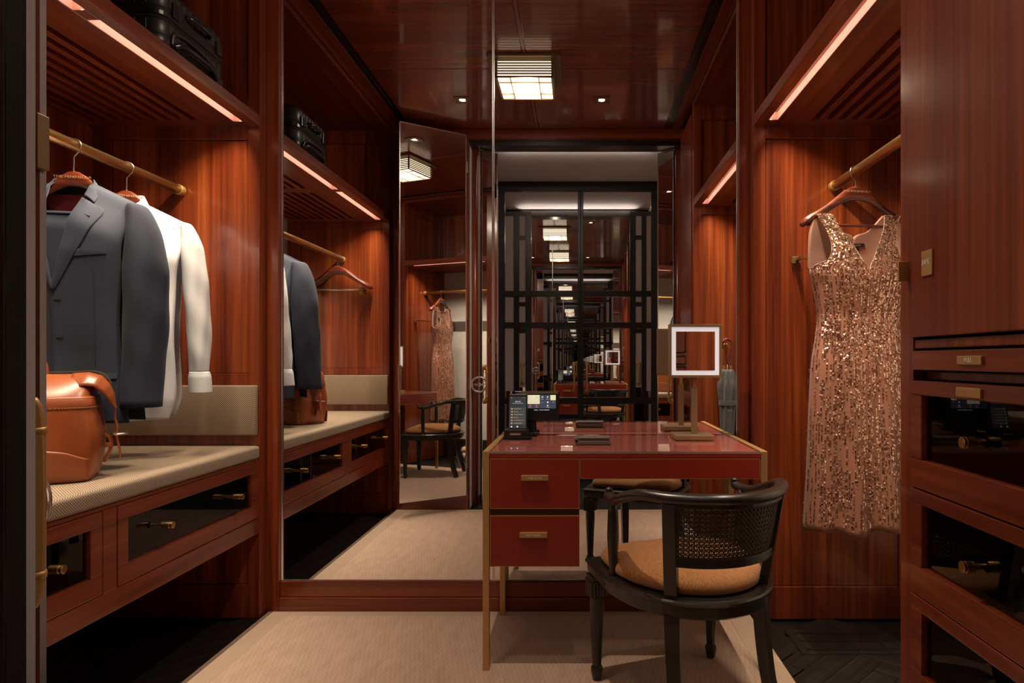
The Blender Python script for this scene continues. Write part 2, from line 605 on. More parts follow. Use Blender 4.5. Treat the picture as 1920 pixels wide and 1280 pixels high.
# ------------------------------------------------------------------ mirrors on the back wall
for k, (a, b, lab) in enumerate(((-1.2745, -0.3725, 'wide left wall mirror pane reaching from wooden plinth to ceiling'),
                               (-0.3615, 0.6785, 'right wall mirror pane behind the red dressing table'))):
    r = thing('wall_mirror', ((a + b) / 2, YM, 0.131), lab, 'mirror')
    B(a, b, YM, YM + 0.006, 0.134, CZ - 0.001).build('mirror_glass', 'mirror', r)
    e = MB()
    e.box(a - 0.005, a, YM - 0.005, YM + 0.006, 0.131 if k == 0 else 0.0, CZ - 0.001)
    e.box(b, b + 0.005, YM - 0.005, YM + 0.006, 0.131, CZ - 0.001)
    e.box(a, b, YM - 0.003, YM + 0.006, 0.131, 0.1345)
    e.build('bevelled_edge', 'chrome', r, 0.0015)

# ------------------------------------------------------------------ entrance doors, folded back in the passage
def pull(parent, x, y, z0, z1, out, m='brass2'):
    """D-shaped bar pull standing off a face; out = direction it stands off"""
    ox, oy = out
    h = MB()
    pts = [(x, y, z0), (x + ox * 0.6, y + oy * 0.6, z0), (x + ox, y + oy, z0 + 0.025), (x + ox, y + oy, z1 - 0.025), (x + ox * 0.6, y + oy * 0.6, z1), (x, y, z1)]
    h.sweep(spline(pts, 4), 0.0085, None, 10, up=(oy, -ox, 0.001))
    for z in (z0, z1):
        q = [(x, y, z), (x + ox * 0.10, y + oy * 0.10, z), (x + ox * 0.18, y + oy * 0.18, z)]
        h.sweep(q, [0.021, 0.021, 0.010], None, 14)
    for z in (z0 + 0.035, z1 - 0.035):
        h.sweep([(x + ox, y + oy, z - 0.004), (x + ox, y + oy, z + 0.004)], 0.0105, None, 12)
    return h.build('pull_handle', m, parent, 0, True)
for k, (xf, s) in enumerate(((PL, 1), (PR, -1))):
    # narrow folding leaf, left standing at an angle to the passage wall
    ax, ay, le = xf, 0.800, 0.131
    tx, ty = s * 0.81, -0.586
    qx, qy = s * 0.586, 0.81
    mx_, my_ = ax + tx * le / 2, ay + ty * le / 2
    d = struct(MB().obox((mx_ - qx * 0.0125, my_ - qy * 0.0125, 1.32), (tx * le / 2, ty * le / 2, 0), (qx * 0.0105, qy * 0.0105, 0), (0, 0, 1.308)).build('door_%d' % (k + 3), 'blackm', None, 0.002))
    MB().obox((mx_, my_, 1.32), (tx * (le / 2 - 0.004), ty * (le / 2 - 0.004), 0), (qx * 0.002, qy * 0.002, 0), (0, 0, 1.30)).build('mirror_pane', 'mirror', d)
    e = MB()
    for t in (-1, 1):
        e.obox((mx_ + t * tx * (le / 2 - 0.002), my_ + t * ty * (le / 2 - 0.002), 1.32), (tx * 0.002, ty * 0.002, 0), (qx * 0.004, qy * 0.004, 0), (0, 0, 1.305))
    e.build('bevelled_edge', 'chrome', d)
    pull(d, ax + tx * 0.022 + qx * 0.003, ay + ty * 0.022 + qy * 0.003, 0.775, 1.025, (qx * 0.030, qy * 0.030))
# ring hung on the left pull
RGX, RGY = -0.730, 0.822
r = thing('door_hanger_ring', (RGX, RGY, 0.90), 'round chrome ring with winged bar hanging on the left door pull', 'door hanger')
ring = MB()
ring.sweep([(RGX + 0.054 * cos(a), RGY, 0.90 + 0.054 * sin(a)) for a in [2 * pi * i / 40 for i in range(40)]], 0.008, 0.010, 8, up=(0, 1, 0), loop=True)
ring.build('outer_ring', 'chrome', r, 0, True)
wg = MB()
for s in (-1, 1):
    wg.rings([[(RGX + s * 0.010, RGY - 0.003, 0.890), (RGX + s * 0.010, RGY + 0.003, 0.890), (RGX + s * 0.010, RGY + 0.003, 0.908), (RGX + s * 0.010, RGY - 0.003, 0.908)],
              [(RGX + s * 0.027, RGY - 0.003, 0.892), (RGX + s * 0.027, RGY + 0.003, 0.892), (RGX + s * 0.027, RGY + 0.003, 0.906), (RGX + s * 0.027, RGY - 0.003, 0.906)],
              [(RGX + s * 0.049, RGY - 0.002, 0.900), (RGX + s * 0.049, RGY + 0.002, 0.900), (RGX + s * 0.049, RGY + 0.002, 0.907), (RGX + s * 0.049, RGY - 0.002, 0.907)]][::s])
wg.build('wing_bar', 'chrome', r)
MB().rev((RGX, RGY - 0.006, 0.898), [(0.004, 0.0), (0.013, 0.002), (0.013, 0.010), (0.004, 0.013)], 8, 1).build('centre_boss', 'chrome', r)
MB().sweep(spline([(RGX + 0.040, RGY, 0.948), (RGX + 0.046, RGY - 0.006, 0.960), (RGX + 0.046, 0.815, 0.962), (RGX + 0.043, 0.806, 0.955)], 4), 0.002, None, 6).build('hook', 'chrome', r)

# black double doors behind the camera
def px_z(y, D=2 * YM - YD):
    return CAM_Z + (VPY - y) / F_PX * D
def px_x(x, D=2 * YM - YD):
    return (x - VPX) / F_PX * D
CX = 0.017
for k, s in ((1, -1), (2, 1)):
    xo = px_x(935) if s < 0 else px_x(1232)
    xi = CX
    d = struct(MB().box(xo, xo - s * 0.055, YD - 0.04, YD, 0.0, 2.712).box(xi, xi + s * 0.026, YD - 0.04, YD, 0.0, 2.624)
               .box(xo, xi, YD - 0.04, YD + 0.002, 2.624, 2.712).box(xo, xi, YD - 0.04, YD, 0.0, 0.12)
               .build('door_%d' % k, 'blackm', None, 0.003))
    for y0, y1 in ((545, 556), (604, 615), (745, 757)):
        B(xo - s * 0.055, xi + s * 0.026, YD - 0.035, YD + 0.001, px_z(y1), px_z(y0)).build('cross_bar', 'blackm', d, 0.002)
    zs = [0.12, px_z(757), px_z(745), px_z(615), px_z(604), px_z(556), px_z(545), 2.624]
    for a, b in ((0, 1), (2, 3), (4, 5), (6, 7)):
        B(xo - s * 0.055, xi + s * 0.026, YD - 0.025, YD - 0.020, zs[a], zs[b]).build('mirror_pane', 'mirror', d)
    # fretwork strip of grey linen panels beside the outer stile
    e0, e1, e2, e3, e4 = (px_x(947), px_x(963), px_x(973.5), px_x(985), px_x(996)) if s < 0 else (px_x(1222), px_x(1212), px_x(1203), px_x(1192), px_x(1181))
    top = px_z(400)
    for a, b in ((2, 3), (4, 5), (6, 7)):
        za, zb = zs[a], min(zs[b], top - 0.02)
        if a == 2:
            za = px_z(733)
        B(e0, e1, YD - 0.019, YD - 0.012, za, zb).build('linen_panel', 'greypanel', d)
        B(e2, e3, YD - 0.019, YD - 0.012, max(za, px_z(726)), zb).build('linen_panel', 'greypanel', d)
    for a, b in ((e1, e2), (e3, e4)):
        B(a, b, YD - 0.02, YD - 0.002, px_z(745), top).build('fret_bar', 'blackm', d, 0.002)
    for y in (445, 570, 620):
        B(e2, e3, YD - 0.019, YD - 0.004, px_z(y + 4), px_z(y - 4)).build('fret_bar', 'blackm', d, 0.001)
    B(e0, e4, YD - 0.02, YD - 0.003, top - 0.02, top + 0.02).build('fret_bar', 'blackm', d, 0.002)
    pull(d, xi + s * 0.058, YD, 0.795, 1.044, (0.0, 0.05), 'brass2')
    pull(d, (e2 + e3) / 2, YD - 0.004, 0.87, 1.044, (0.0, 0.035), 'brass2')

# full-length mirror door swung open beside the doorway
hx, hy = -0.80, 0.972
gx, gy = -1.203, 1.238
L = sqrt((gx - hx) ** 2 + (gy - hy) ** 2)
md = thing('hinged_mirror_door', (hx, hy, 0.118), 'tall frameless mirror door swung open beside the doorway', 'mirror')
ux, uy = (gx - hx) / L, (gy - hy) / L
nx, ny = -uy, ux
if ny < 0:
    nx, ny = -nx, -ny
cxm, cym = (hx + gx) / 2, (hy + gy) / 2
zc, hz = (0.118 + 2.68) / 2, (2.68 - 0.118) / 2
MB().obox((cxm - nx * 0.013, cym - ny * 0.013, zc), (ux * L / 2, uy * L / 2, 0), (nx * 0.009, ny * 0.009, 0), (0, 0, hz)).build('backing_board', 'wz', md)
MB().obox((cxm, cym, zc), (ux * (L / 2 - 0.006), uy * (L / 2 - 0.006), 0), (nx * 0.0035, ny * 0.0035, 0), (0, 0, hz - 0.006)).build('mirror_glass', 'mirror', md)
e = MB()
for t in (-1, 1):
    e.obox((cxm + t * ux * (L / 2 - 0.003), cym + t * uy * (L / 2 - 0.003), zc), (ux * 0.003, uy * 0.003, 0), (nx * 0.004, ny * 0.004, 0), (0, 0, hz))
    e.obox((cxm, cym, zc + t * (hz - 0.003)), (ux * L / 2, uy * L / 2, 0), (nx * 0.004, ny * 0.004, 0), (0, 0, 0.003))
e.build('bevelled_edge', 'chrome', md)
MB().obox((gx - ux * 0.004, gy - uy * 0.004, 0.96), (ux * 0.010, uy * 0.010, 0), (nx * 0.012, ny * 0.012, 0), (0, 0, 0.085)).build('finger_pull', 'bronze', md, 0.002)
for z in (0.35, 1.4, 2.45):
    MB().obox((hx + 0.004, hy - 0.011, z), (0.006, 0, 0), (0, 0.011, 0), (0, 0, 0.04)).build('hinge', 'bronze', md, 0.001)

# ================================================================== WARDROBES
def end_panel(root, name, yf, yb, x0, x1, panels, z0, z1, st=(0.05, 0.095)):
    """frame and recessed panels; yf is the visible face, yb the back; st = stile widths at x0 / x1"""
    s = 1 if yb > yf else -1
    m = MB()
    m.box(x0, x1, yf + s * 0.012, yb, z0, z1)
    m.box(x0, x0 + st[0], yf, yf + s * 0.012, z0, z1)
    m.box(x1 - st[1], x1, yf, yf + s * 0.012, z0, z1)
    zs = [z0] + [z for p in panels for z in p] + [z1]
    for a, b in zip(zs[0::2], zs[1::2]):
        m.box(x0 + st[0], x1 - st[1], yf, yf + s * 0.012, a, b)
    o = m.build(name, 'wz', root, 0.0018)
    for a, b in panels:
        B(x0 + st[0] + 0.003, x1 - st[1] - 0.003, yf + s * 0.007, yf + s * 0.0115, a + 0.003, b - 0.003).build('inset_panel', 'panel', o)
    return o

def shelf_unit(root, xf, xb, y0, y1, slots, slat_breaks):
    """slatted shelf with a recessed light slot behind the lip"""
    s = -1 if xb < xf else 1
    x = lambda d: xf + s * d
    dp = abs(xb - xf)
    m = MB()
    zb, zt = 2.055, 2.100
    m.box(x(0.0), x(0.044), y0, y1, zb, zt)                   # lip
    m.box(x(0.082), x(0.218), y0, y1, zb, zt - 0.012)
    m.box(x(0.044), x(dp), y0, y1, zt - 0.012, zt)            # deck
    m.box(x(0.66), x(dp), y0, y1, zb, zt - 0.012)
    prev = y0
    for a, b in slots:
        m.box(x(0.044), x(0.082), prev, a, zb, zt - 0.012)
        prev = b
    m.box(x(0.044), x(0.082), prev, y1, zb, zt - 0.012)
    prev = y0
    for a, b in slat_breaks:
        m.box(x(0.218), x(0.66), prev, a, zb, zt - 0.012)
        prev = b
    m.box(x(0.218), x(0.66), prev, y1, zb, zt - 0.012)
    o = m.build('shelf', 'wy', root, 0.0015)
    for a, b in slat_breaks:
        for k in range(8):
            d = 0.218 + 0.026 + k * 0.0525
            B(x(d), x(d + 0.026), a, b, zb, zt - 0.016).build('slat', 'wy', o, 0.001)
    for a, b in slots:
        c = MB()
        c.box(x(0.0445), x(0.0455), a, b, zb + 0.002, zt - 0.0125)
        c.box(x(0.0805), x(0.0815), a, b, zb + 0.001, zt - 0.0125)
        for e0 in ((a + 0.0005, a + 0.0015), (b - 0.0015, b - 0.0005)):
            c.box(x(0.0455), x(0.0805), e0[0], e0[1], zb + 0.001, zt - 0.0125)
        c.build('light_channel', 'channel', o)
        B(x(0.0458), x(0.0490), a + 0.004, b - 0.004, zb + 0.0155, zb + 0.0275).build('light_strip', 'led', o)
    return o

def rail(root, x, y0, y1, z, r=0.018):
    o = MB().rev((x, y0, z), [(r, 0.0), (r, y1 - y0)], 24, 1).build('hanging_rail', 'brass', root, 0, True)
    for a, b in ((y0, y0 + 0.028), (y1 - 0.028, y1)):
        MB().rev((x, a, z), [(r + 0.0035, 0.0), (r + 0.0035, b - a)], 24, 1).build('end_socket', 'brass2', o, 0.001, True)
    return o

# ---- left
wl = thing('wardrobe', (-1.69, 1.87, 0.0), 'open mahogany wardrobe bay on the left, navy suit on its rail', 'wardrobe')
end_panel(wl, 'side_panel', 2.72, 2.776, BL, XL, [(0.14, 0.62), (1.022, 2.0), (2.17, 2.60)], 0, CZ - 0.004, (0.095, 0.05))
end_panel(wl, 'side_panel', 1.02, 0.955, BL, XL, [(0.14, 0.62), (1.022, 2.0), (2.17, 2.60)], 0, CZ - 0.004, (0.095, 0.05))
B(BL + 0.002, BL + 0.02, 1.02, 2.72, 2.10, CZ - 0.03).build('back_panel', 'panel', wl)
B(BL + 0.002, BL + 0.016, 2.30, 2.72, 0.0, 2.054).build('back_panel', 'panel', wl)
B(BL + 0.002, XL, 1.02, 2.72, CZ - 0.035, CZ - 0.004).build('top_board', 'wy', wl, 0.002)
shelf_unit(wl, XL, BL + 0.02, 1.0205, 2.7195, [(1.07, 1.819), (1.871, 2.667)], [(1.08, 1.80), (1.89, 2.655)])
rail(wl, -1.66, 1.0205, 2.7195, 1.785)
pp = MB().box(BL + 0.02, XL - 0.006, 2.694, 2.7195, 0.766, 0.973).build('padded_panel', 'weave', wl, 0.006, True, seg=3)
B(BL + 0.02, XL - 0.006, 1.0205, 1.046, 0.766, 0.973).build('padded_panel', 'weave', wl, 0.006, True, seg=3)

# ---- luggage bench below it
bn = thing('luggage_bench', (-1.69, 1.87, 0.355), 'long mahogany bench with glass-fronted drawers under the hanging suit', 'bench')
m = MB()
m.box(BL + 0.02, XL - 0.004, 1.021, 2.719, 0.655, 0.668)
m.box(BL + 0.02, XL - 0.001, 1.021, 2.719, 0.357, 0.420)
m.box(BL + 0.02, XL - 0.40, 1.021, 2.719, 0.42, 0.655)
for a, b in ((1.021, 1.045), (1.825, 1.880), (2.700, 2.719)):
    m.box(XL - 0.42, XL - 0.001, a, b, 0.42, 0.655)
m.build('carcass', 'wy', bn, 0.002)
def drawer_x(root, xf, s, y0, y1, z0, z1, bt, bb, knobs, depth=0.36, name='drawer', side=0.044, kl=1.0):
    """glass-front drawer in a plane x = xf; s = outward x direction"""
    m = MB()
    m.box(xf, xf - s * 0.022, y0, y1, z1 - bt, z1)
    m.box(xf, xf - s * 0.022, y0, y1, z0, z0 + bb)
    m.box(xf, xf - s * 0.022, y0, y0 + side, z0 + bb, z1 - bt)
    m.box(xf, xf - s * 0.022, y1 - side, y1, z0 + bb, z1 - bt)
    o = m.build(name, 'wy', root, 0.0022)
    ya, yb, za, zb = y0 + side, y1 - side, z0 + bb, z1 - bt
    B(xf - s * 0.012, xf - s * 0.016, ya - 0.004, yb + 0.004, za - 0.004, zb + 0.004).build('glass_pane', 'smoke', o)
    t = MB()
    t.box(xf - s * 0.024, xf - s * depth, y0 + 0.01, y1 - 0.01, z0 + 0.02, z0 + 0.032)
    t.box(xf - s * 0.024, xf - s * depth, y0 + 0.01, y0 + 0.022, z0 + 0.02, z1 - 0.02)
    t.box(xf - s * 0.024, xf - s * depth, y1 - 0.022, y1 - 0.01, z0 + 0.02, z1 - 0.02)
    t.box(xf - s * (depth - 0.012), xf - s * depth, y0 + 0.01, y1 - 0.01, z0 + 0.02, z1 - 0.02)
    t.build('tray', 'inside', o)
    for ky, kz in knobs:
        k = MB().rev((xf - s * 0.012, ky, kz), [(r_, s * h_ * kl) for r_, h_ in ((0.006, 0.0), (0.006, 0.020), (0.0108, 0.021), (0.0108, 0.046), (0.0098, 0.047), (0.0098, 0.049), (0.0108, 0.050), (0.0108, 0.056), (0.009, 0.057))][::s], 18, 0)
        k.build('knob', 'brass', o, 0, False)
    return o
drawer_x(bn, XL + 0.000, 1, 1.883, 2.698, 0.423, 0.654, 0.042, 0.055, [(2.07, 0.554), (2.50, 0.554)])
drawer_x(bn, XL + 0.000, 1, 1.048, 1.822, 0.423, 0.654, 0.042, 0.055, [(1.20, 0.554), (1.63, 0.554)])
cu = tag(MB().box(BL + 0.022, XL + 0.004, 1.024, 2.716, 0.669, 0.722).build('bench_cushion', 'weave', None, 0.012, True, seg=4),
         'long beige basket-weave cushion on the luggage bench', 'cushion')

# ---- right
wr = thing('wardrobe', (1.08, 2.1, 0.0), 'open mahogany wardrobe bay on the right, sequin dress on its rail', 'wardrobe')
end_panel(wr, 'side_panel', 2.71, 2.776, XR, BR, [(0.135, 2.0), (2.17, 2.60)], 0, CZ - 0.004, (0.05, 0.095))
B(BR - 0.018, BR - 0.002, 1.476, 2.71, 2.10, CZ - 0.03).build('back_panel', 'panel', wr)
B(XR, BR - 0.002, 1.476, 2.71, CZ - 0.035, CZ - 0.004).build('top_board', 'wy', wr, 0.002)
B(BR - 0.014, BR - 0.002, 1.476, 2.71, 0.0, 0.20).build('skirting', 'floor', wr)
shelf_unit(wr, XR, BR - 0.02, 1.4765, 2.7095, [(1.53, 2.650)], [(1.54, 2.648)])
rail(wr, 1.06, 1.4765, 2.7095, 1.80)
# short tie rail on the end panel
tr = MB().box(0.885, 0.920, 2.694, 2.71, 1.478, 1.508).build('tie_rail', 'bronze', wr, 0.002)
m = MB().box(0.897, 0.910, 2.650, 2.694, 1.488, 1.500)
m.box(0.897, 1.20, 2.640, 2.652, 1.487, 1.501).box(1.187, 1.20, 2.650, 2.710, 1.488, 1.500)
m.build('rail_bar', 'brass', tr, 0.0015)

# ---- tall cabinet
tc = thing('tall_cabinet', (1.08, 1.213, 0.0), 'tall mahogany cabinet at right edge with safe door above glass drawers', 'cabinet')
end_panel(tc, 'side_panel', 1.4755, 1.452, XR + 0.001, BR, [(0.135, 2.0), (2.17, 2.60)], 0, CZ - 0.004, (0.05, 0.095))
m = MB()
m.box(XR, XR + 0.024, 1.418, 1.4745, 0, CZ - 0.004)
m.box(XR, XR + 0.024, 0.952, 0.986, 0, CZ - 0.004)
m.box(XR + 0.012, BR, 0.952, 0.975, 0, CZ - 0.004)
m.box(XR + 0.004, XR + 0.5, 0.986, 1.418, 0, 0.11)
m.box(XR + 0.003, XR + 0.024, 0.986, 1.418, 1.103, 1.122)
m.box(XR + 0.03, XR + 0.5, 0.986, 1.418, 1.036, 1.054)
m.box(XR + 0.03, XR + 0.5, 0.975, 1.450, 1.11, 1.12)
m.box(XR + 0.46, XR + 0.48, 0.975, 1.450, 0.0, CZ - 0.01)
m.build('carcass', 'wz', tc, 0.0018)
sd = B(XR - 0.006, XR + 0.016, 0.988, 1.416, 1.127, 2.66).build('safe_door', 'wz', tc, 0.002)
pl = B(XR - 0.010, XR - 0.0055, 1.326, 1.366, 1.253, 1.305).build('name_plate', 'brass2', sd, 0.001)
text('SAFE', 0.0145, (XR - 0.0106, 1.348, 1.281), 'print', pl, (pi / 2, 0, -pi / 2))
B(XR - 0.022, XR + 0.001, 1.4375, 1.4435, 1.252, 1.296).build('finger_pull', 'brass2', tc, 0.001)
pt = B(XR - 0.004, XR + 0.3, 0.988, 1.416, 1.057, 1.098).build('pull_out_tray', 'wy', tc, 0.002)
p2 = B(XR - 0.009, XR - 0.0035, 1.165, 1.240, 1.0695, 1.086).build('name_plate', 'brass2', pt, 0.001)
text('PULL', 0.0115, (XR - 0.0096, 1.203, 1.0778), 'print', p2, (pi / 2, 0, -pi / 2))
for k, (z0, z1) in enumerate(((0.805, 1.034), (0.578, 0.802), (0.351, 0.575), (0.124, 0.348))):
    d = drawer_x(tc, XR - 0.007, -1, 0.990, 1.416, z0, z1, 0.030, 0.062, [(1.19, z0 + 0.122)], 0.40, kl=0.6)
    if k == 0:
        B(XR - 0.012, XR - 0.0065, 1.163, 1.238, 1.009, 1.027).build('name_plate', 'brass2', d, 0.001)

# ---- floor vent in the right bay
fv = thing('floor_vent', (1.0, 2.49, 0.0), 'slim black floor vent slots in the dark floor below the dress', 'vent')
B(0.82, 1.22, 2.385, 2.60, 0.0004, 0.0025).build('frame', 'floor', fv, 0.0008)
for k in range(3):
    y = 2.42 + k * 0.072
    B(0.85, 1.19, y - 0.006, y + 0.006, 0.0022, 0.0050).build('slot_bar', 'blackm', fv, 0.001)

# ---- carpet
cp = thing('carpet', (-0.3, 1.85, 0.0), 'beige wool carpet with a darker woven border in the middle of the floor', 'carpet')
c0, c1, d0, d1 = -1.322, 0.722, 0.935, 2.774
B(c0 + 0.10, c1 - 0.10, d0 + 0.10, d1 - 0.05, 0.0005, 0.009).build('field', 'carpet', cp)
m = MB()
m.box(c0, c0 + 0.099, d0, d1, 0.0005, 0.008).box(c1 - 0.099, c1, d0, d1, 0.0005, 0.008)
m.box(c0 + 0.099, c1 - 0.099, d0, d0 + 0.099, 0.0005, 0.008).box(c0 + 0.099, c1 - 0.099, d1 - 0.049, d1, 0.0005, 0.008)
m.build('border', 'border', cp, 0.003)

# ---- ceiling lantern
lx, ly = -0.297, 1.90
la = thing('ceiling_lantern', (lx, ly, CZ), 'square lit ceiling lantern with slatted sides and gridded base', 'lamp')
B(lx - 0.20, lx + 0.20, ly - 0.20, ly + 0.20, CZ - 0.014, CZ - 0.0005).build('canopy_plate', 'bronze', la, 0.001)
hb, zt, zb = 0.1575, CZ - 0.02, 2.619
B(lx - hb + 0.012, lx + hb - 0.012, ly - hb + 0.012, ly + hb - 0.012, zb + 0.006, zt).build('paper_shade', 'paper', la)
fr = MB()
for sx in (-1, 1):
    for sy in (-1, 1):
        fr.box(lx + sx * hb, lx + sx * (hb - 0.010), ly + sy * hb, ly + sy * (hb - 0.010), zb, CZ - 0.01)
for s in (-1, 1):
    fr.box(lx - hb, lx + hb, ly + s * hb, ly + s * (hb - 0.012), zb, zb + 0.008)
    fr.box(lx + s * hb, lx + s * (hb - 0.012), ly - hb, ly + hb, zb, zb + 0.008)
fr.build('corner_frame', 'bronze', la, 0.001)
for k in range(6):
    z = zb + 0.016 + k * 0.0143
    sl = MB()
    for s in (-1, 1):
        sl.box(lx - hb - 0.003, lx + hb + 0.003, ly + s * (hb + 0.003), ly + s * (hb - 0.008), z, z + 0.0065)
        sl.box(lx + s * (hb + 0.003), lx + s * (hb - 0.008), ly - hb, ly + hb, z, z + 0.0065)
    sl.build('slat', 'bronze', la)
for t in (-0.5, 0.5):
    B(lx + t * 0.155 - 0.003, lx + t * 0.155 + 0.003, ly - hb, ly + hb, zb + 0.001, zb + 0.007).build('grid_bar', 'bronze', la)
    B(lx - hb, lx + hb, ly + t * 0.155 - 0.003, ly + t * 0.155 + 0.003, zb + 0.001, zb + 0.007).build('grid_bar', 'bronze', la)
for k, (dx, dy) in enumerate(DOWN):
    d = thing('downlight', (dx, dy, CZ), ('small square black downlight in the left half of the timber ceiling', 'small square black downlight in the right half of the timber ceiling')[k], 'downlight')
    h = 0.052
    m = MB()
    m.box(dx - h, dx + h, dy - h, dy - 0.022, CZ - 0.004, CZ - 0.0005).box(dx - h, dx + h, dy + 0.022, dy + h, CZ - 0.004, CZ - 0.0005)
    m.box(dx - h, dx - 0.024, dy - 0.022, dy + 0.022, CZ - 0.004, CZ - 0.0005).box(dx + 0.024, dx + h, dy - 0.022, dy + 0.022, CZ - 0.004, CZ - 0.0005)
    m.build('bezel', 'bronze', d)
    MB().rev((dx, dy, CZ - 0.002), [(0.019, 0), (0.019, 0.0012)], 16).build('lens', 'ledglow', d)

# ================================================================== DRESSING TABLE
x0, x1, y0, y1, zt = -0.3305, 0.650, 2.24, 2.782, 0.764
dk = thing('dressing_table', ((x0 + x1) / 2, 2.5, 0.009), 'red leather dressing table with brass legs and glass top', 'desk')
for a in ((x0, x0 + 0.022), (x1 - 0.022, x1)):
    for b in ((y0, y0 + 0.024), (y1 - 0.055, y1 - 0.031)):
        B(a[0], a[1], b[0], b[1], 0.009, zt).build('leg', 'brass2', dk, 0.001)
for a in ((x0, x0 + 0.022), (x1 - 0.022, x1)):
    B(a[0], a[1], y0 + 0.0245, y1, zt - 0.022, zt).build('edge_strip', 'brass2', dk, 0.001)
xa, xb = x0 + 0.0225, x1 - 0.0225
B(xa, xb, y0 + 0.002, y1, 0.7415, zt - 0.0065).build('tabletop', 'redlit', dk, 0.001)
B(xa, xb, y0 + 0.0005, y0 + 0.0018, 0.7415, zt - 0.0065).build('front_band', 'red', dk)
B(xa + 0.001, xb - 0.001, y0 + 0.002, y1, zt - 0.006, zt).build('glass_top', 'glass', dk)
B(xa + 0.001, xb - 0.001, y0 + 0.0005, y0 + 0.0015, zt - 0.0055, zt - 0.0005).build('glass_edge', 'green', dk)
xm = 0.004
m = MB()
m.box(xa, xm - 0.002, y0 + 0.022, y1 - 0.07, 0.367, 0.7405)
m.box(xm, xb, y0 + 0.022, y1 - 0.07, 0.672, 0.7405)
m.build('drawer_body', 'reddark', dk)
def dfront(a, b, za, zb, label=None):
    m = B(a + 0.002, b - 0.002, y0 + 0.0005, y0 + 0.021, za + 0.002, zb - 0.002)
    o = m.build('drawer', 'red', dk, 0.0015)
    t = MB()
    t.box(a, b, y0 + 0.001, y0 + 0.020, za, za + 0.002).box(a, b, y0 + 0.001, y0 + 0.020, zb - 0.002, zb)
    t.box(a, a + 0.002, y0 + 0.001, y0 + 0.020, za, zb).box(b - 0.002, b, y0 + 0.001, y0 + 0.020, za, zb)
    t.build('brass_edging', 'brass2', o)
    if label:
        txt, pxa, pxb, pya, pyb = label
        k = 2.228 / F_PX
        p = B((pxa - VPX) * k, (pxb - VPX) * k, y0 - 0.013, y0 + 0.0008, CAM_Z - (pyb - VPY) * k, CAM_Z - (pya - VPY) * k).build('name_plate_pull', 'brass2', o, 0.001)
        text(txt, 0.0088, (((pxa + pxb) / 2 - VPX) * k, y0 - 0.0134, CAM_Z - ((pya + pyb) / 2 - VPY) * k), 'print', p)
    return o
dfront(xa + 0.002, xm - 0.001, 0.566, 0.7395, ('HAIR DRYER', 977, 1028, 891.5, 901))
dfront(xa + 0.002, xm - 0.001, 0.367, 0.543, ('NAIL DRYER', 974, 1026, 998.5, 1008))
dfront(xm + 0.001, xb - 0.001, 0.669, 0.7395)
B(xa + 0.002, xm - 0.002, y0 + 0.010, y0 + 0.022, 0.5435, 0.5655).build('divider_rail', 'reddark', dk)

# ---- magnifying mirror
mm = thing('vanity_mirror', (0.4575, 2.628, zt), 'square lit vanity mirror on a brass stand on the dressing table', 'mirror')
B(0.381, 0.534, 2.556, 2.70, zt + 0.0002, zt + 0.018).build('base', 'bronze2', mm, 0.002)
B(0.4555, 0.4785, 2.618, 2.640, zt + 0.018, 0.970).build('pole', 'bronze2', mm, 0.001)
MB().rev((0.467, 2.629, 0.968), [(0.0095, 0), (0.0075, 0.004), (0.0075, 0.046)], 14).build('neck', 'brass2', mm, 0, True)
ha = radians(2.5)
hc = Vector((0.4665, 2.61, 1.1145))
hu, hv = Vector((cos(ha), sin(ha), 0)), Vector((-sin(ha), cos(ha), 0))
def hbox(u0, u1, v0, v1, z0, z1):
    return MB().obox(hc + hu * (u0 + u1) / 2 + hv * (v0 + v1) / 2 + Vector((0, 0, (z0 + z1) / 2)), hu * (u1 - u0) / 2, hv * (v1 - v0) / 2, (0, 0, (z1 - z0) / 2))
H = 0.107
hd = hbox(-H + 0.003, H - 0.003, -0.004, 0.016, -H + 0.003, H - 0.003).build('head', 'bronze2', mm, 0.002)
fm = MB()
for a in (hbox(-H, H, -0.010, 0.012, H - 0.011, H), hbox(-H, H, -0.010, 0.012, -H, -H + 0.011), hbox(-H, -H + 0.011, -0.010, 0.012, -H + 0.011, H - 0.011), hbox(H - 0.011, H, -0.010, 0.012, -H + 0.011, H - 0.011)):
    k = len(fm.v)
    fm.v += a.v
    fm.f += [tuple(i + k for i in q) for q in a.f]
fm.build('rim', 'bronze2', hd, 0.0015)
hbox(-H + 0.011, H - 0.011, -0.007, -0.0042, -H + 0.011, H - 0.011).build('light_ring', 'halo', hd)
hbox(-0.0785, 0.0785, -0.0085, -0.0072, -0.078, 0.078).build('mirror_glass', 'mirror', hd)

# ---- phone and dock
ph = thing('phone_dock', (-0.250, 2.635, zt), 'black smartphone upright in a small dock on the dressing table', 'phone')
m = MB().box(-0.306, -0.190, 2.606, 2.69, zt + 0.0002, zt + 0.006)
m.build('base', 'black', ph, 0.002)
cr = MB().box(-0.300, -0.204, 2.612, 2.672, zt + 0.006, zt + 0.034).build('cradle', 'black', ph, 0.003)
cpb = B(-0.277, -0.233, 2.6113, 2.6123, zt + 0.012, zt + 0.022).build('cradle_plate', 'bronze', cr)
text('THE PENINSULA', 0.0048, (-0.255, 2.6111, zt + 0.017), 'print', cpb)
tl = radians(14)
pu, pn = Vector((0, sin(tl), cos(tl))), Vector((0, -cos(tl), sin(tl)))
pc = Vector((-0.249, 2.642, zt + 0.034))
def pbox(xa, xb, ua, ub, na, nb):
    return MB().obox(pc + Vector(((xa + xb) / 2, 0, 0)) + pu * (ua + ub) / 2 + pn * (na + nb) / 2, Vector(((xb - xa) / 2, 0, 0)), pu * (ub - ua) / 2, pn * (nb - na) / 2)
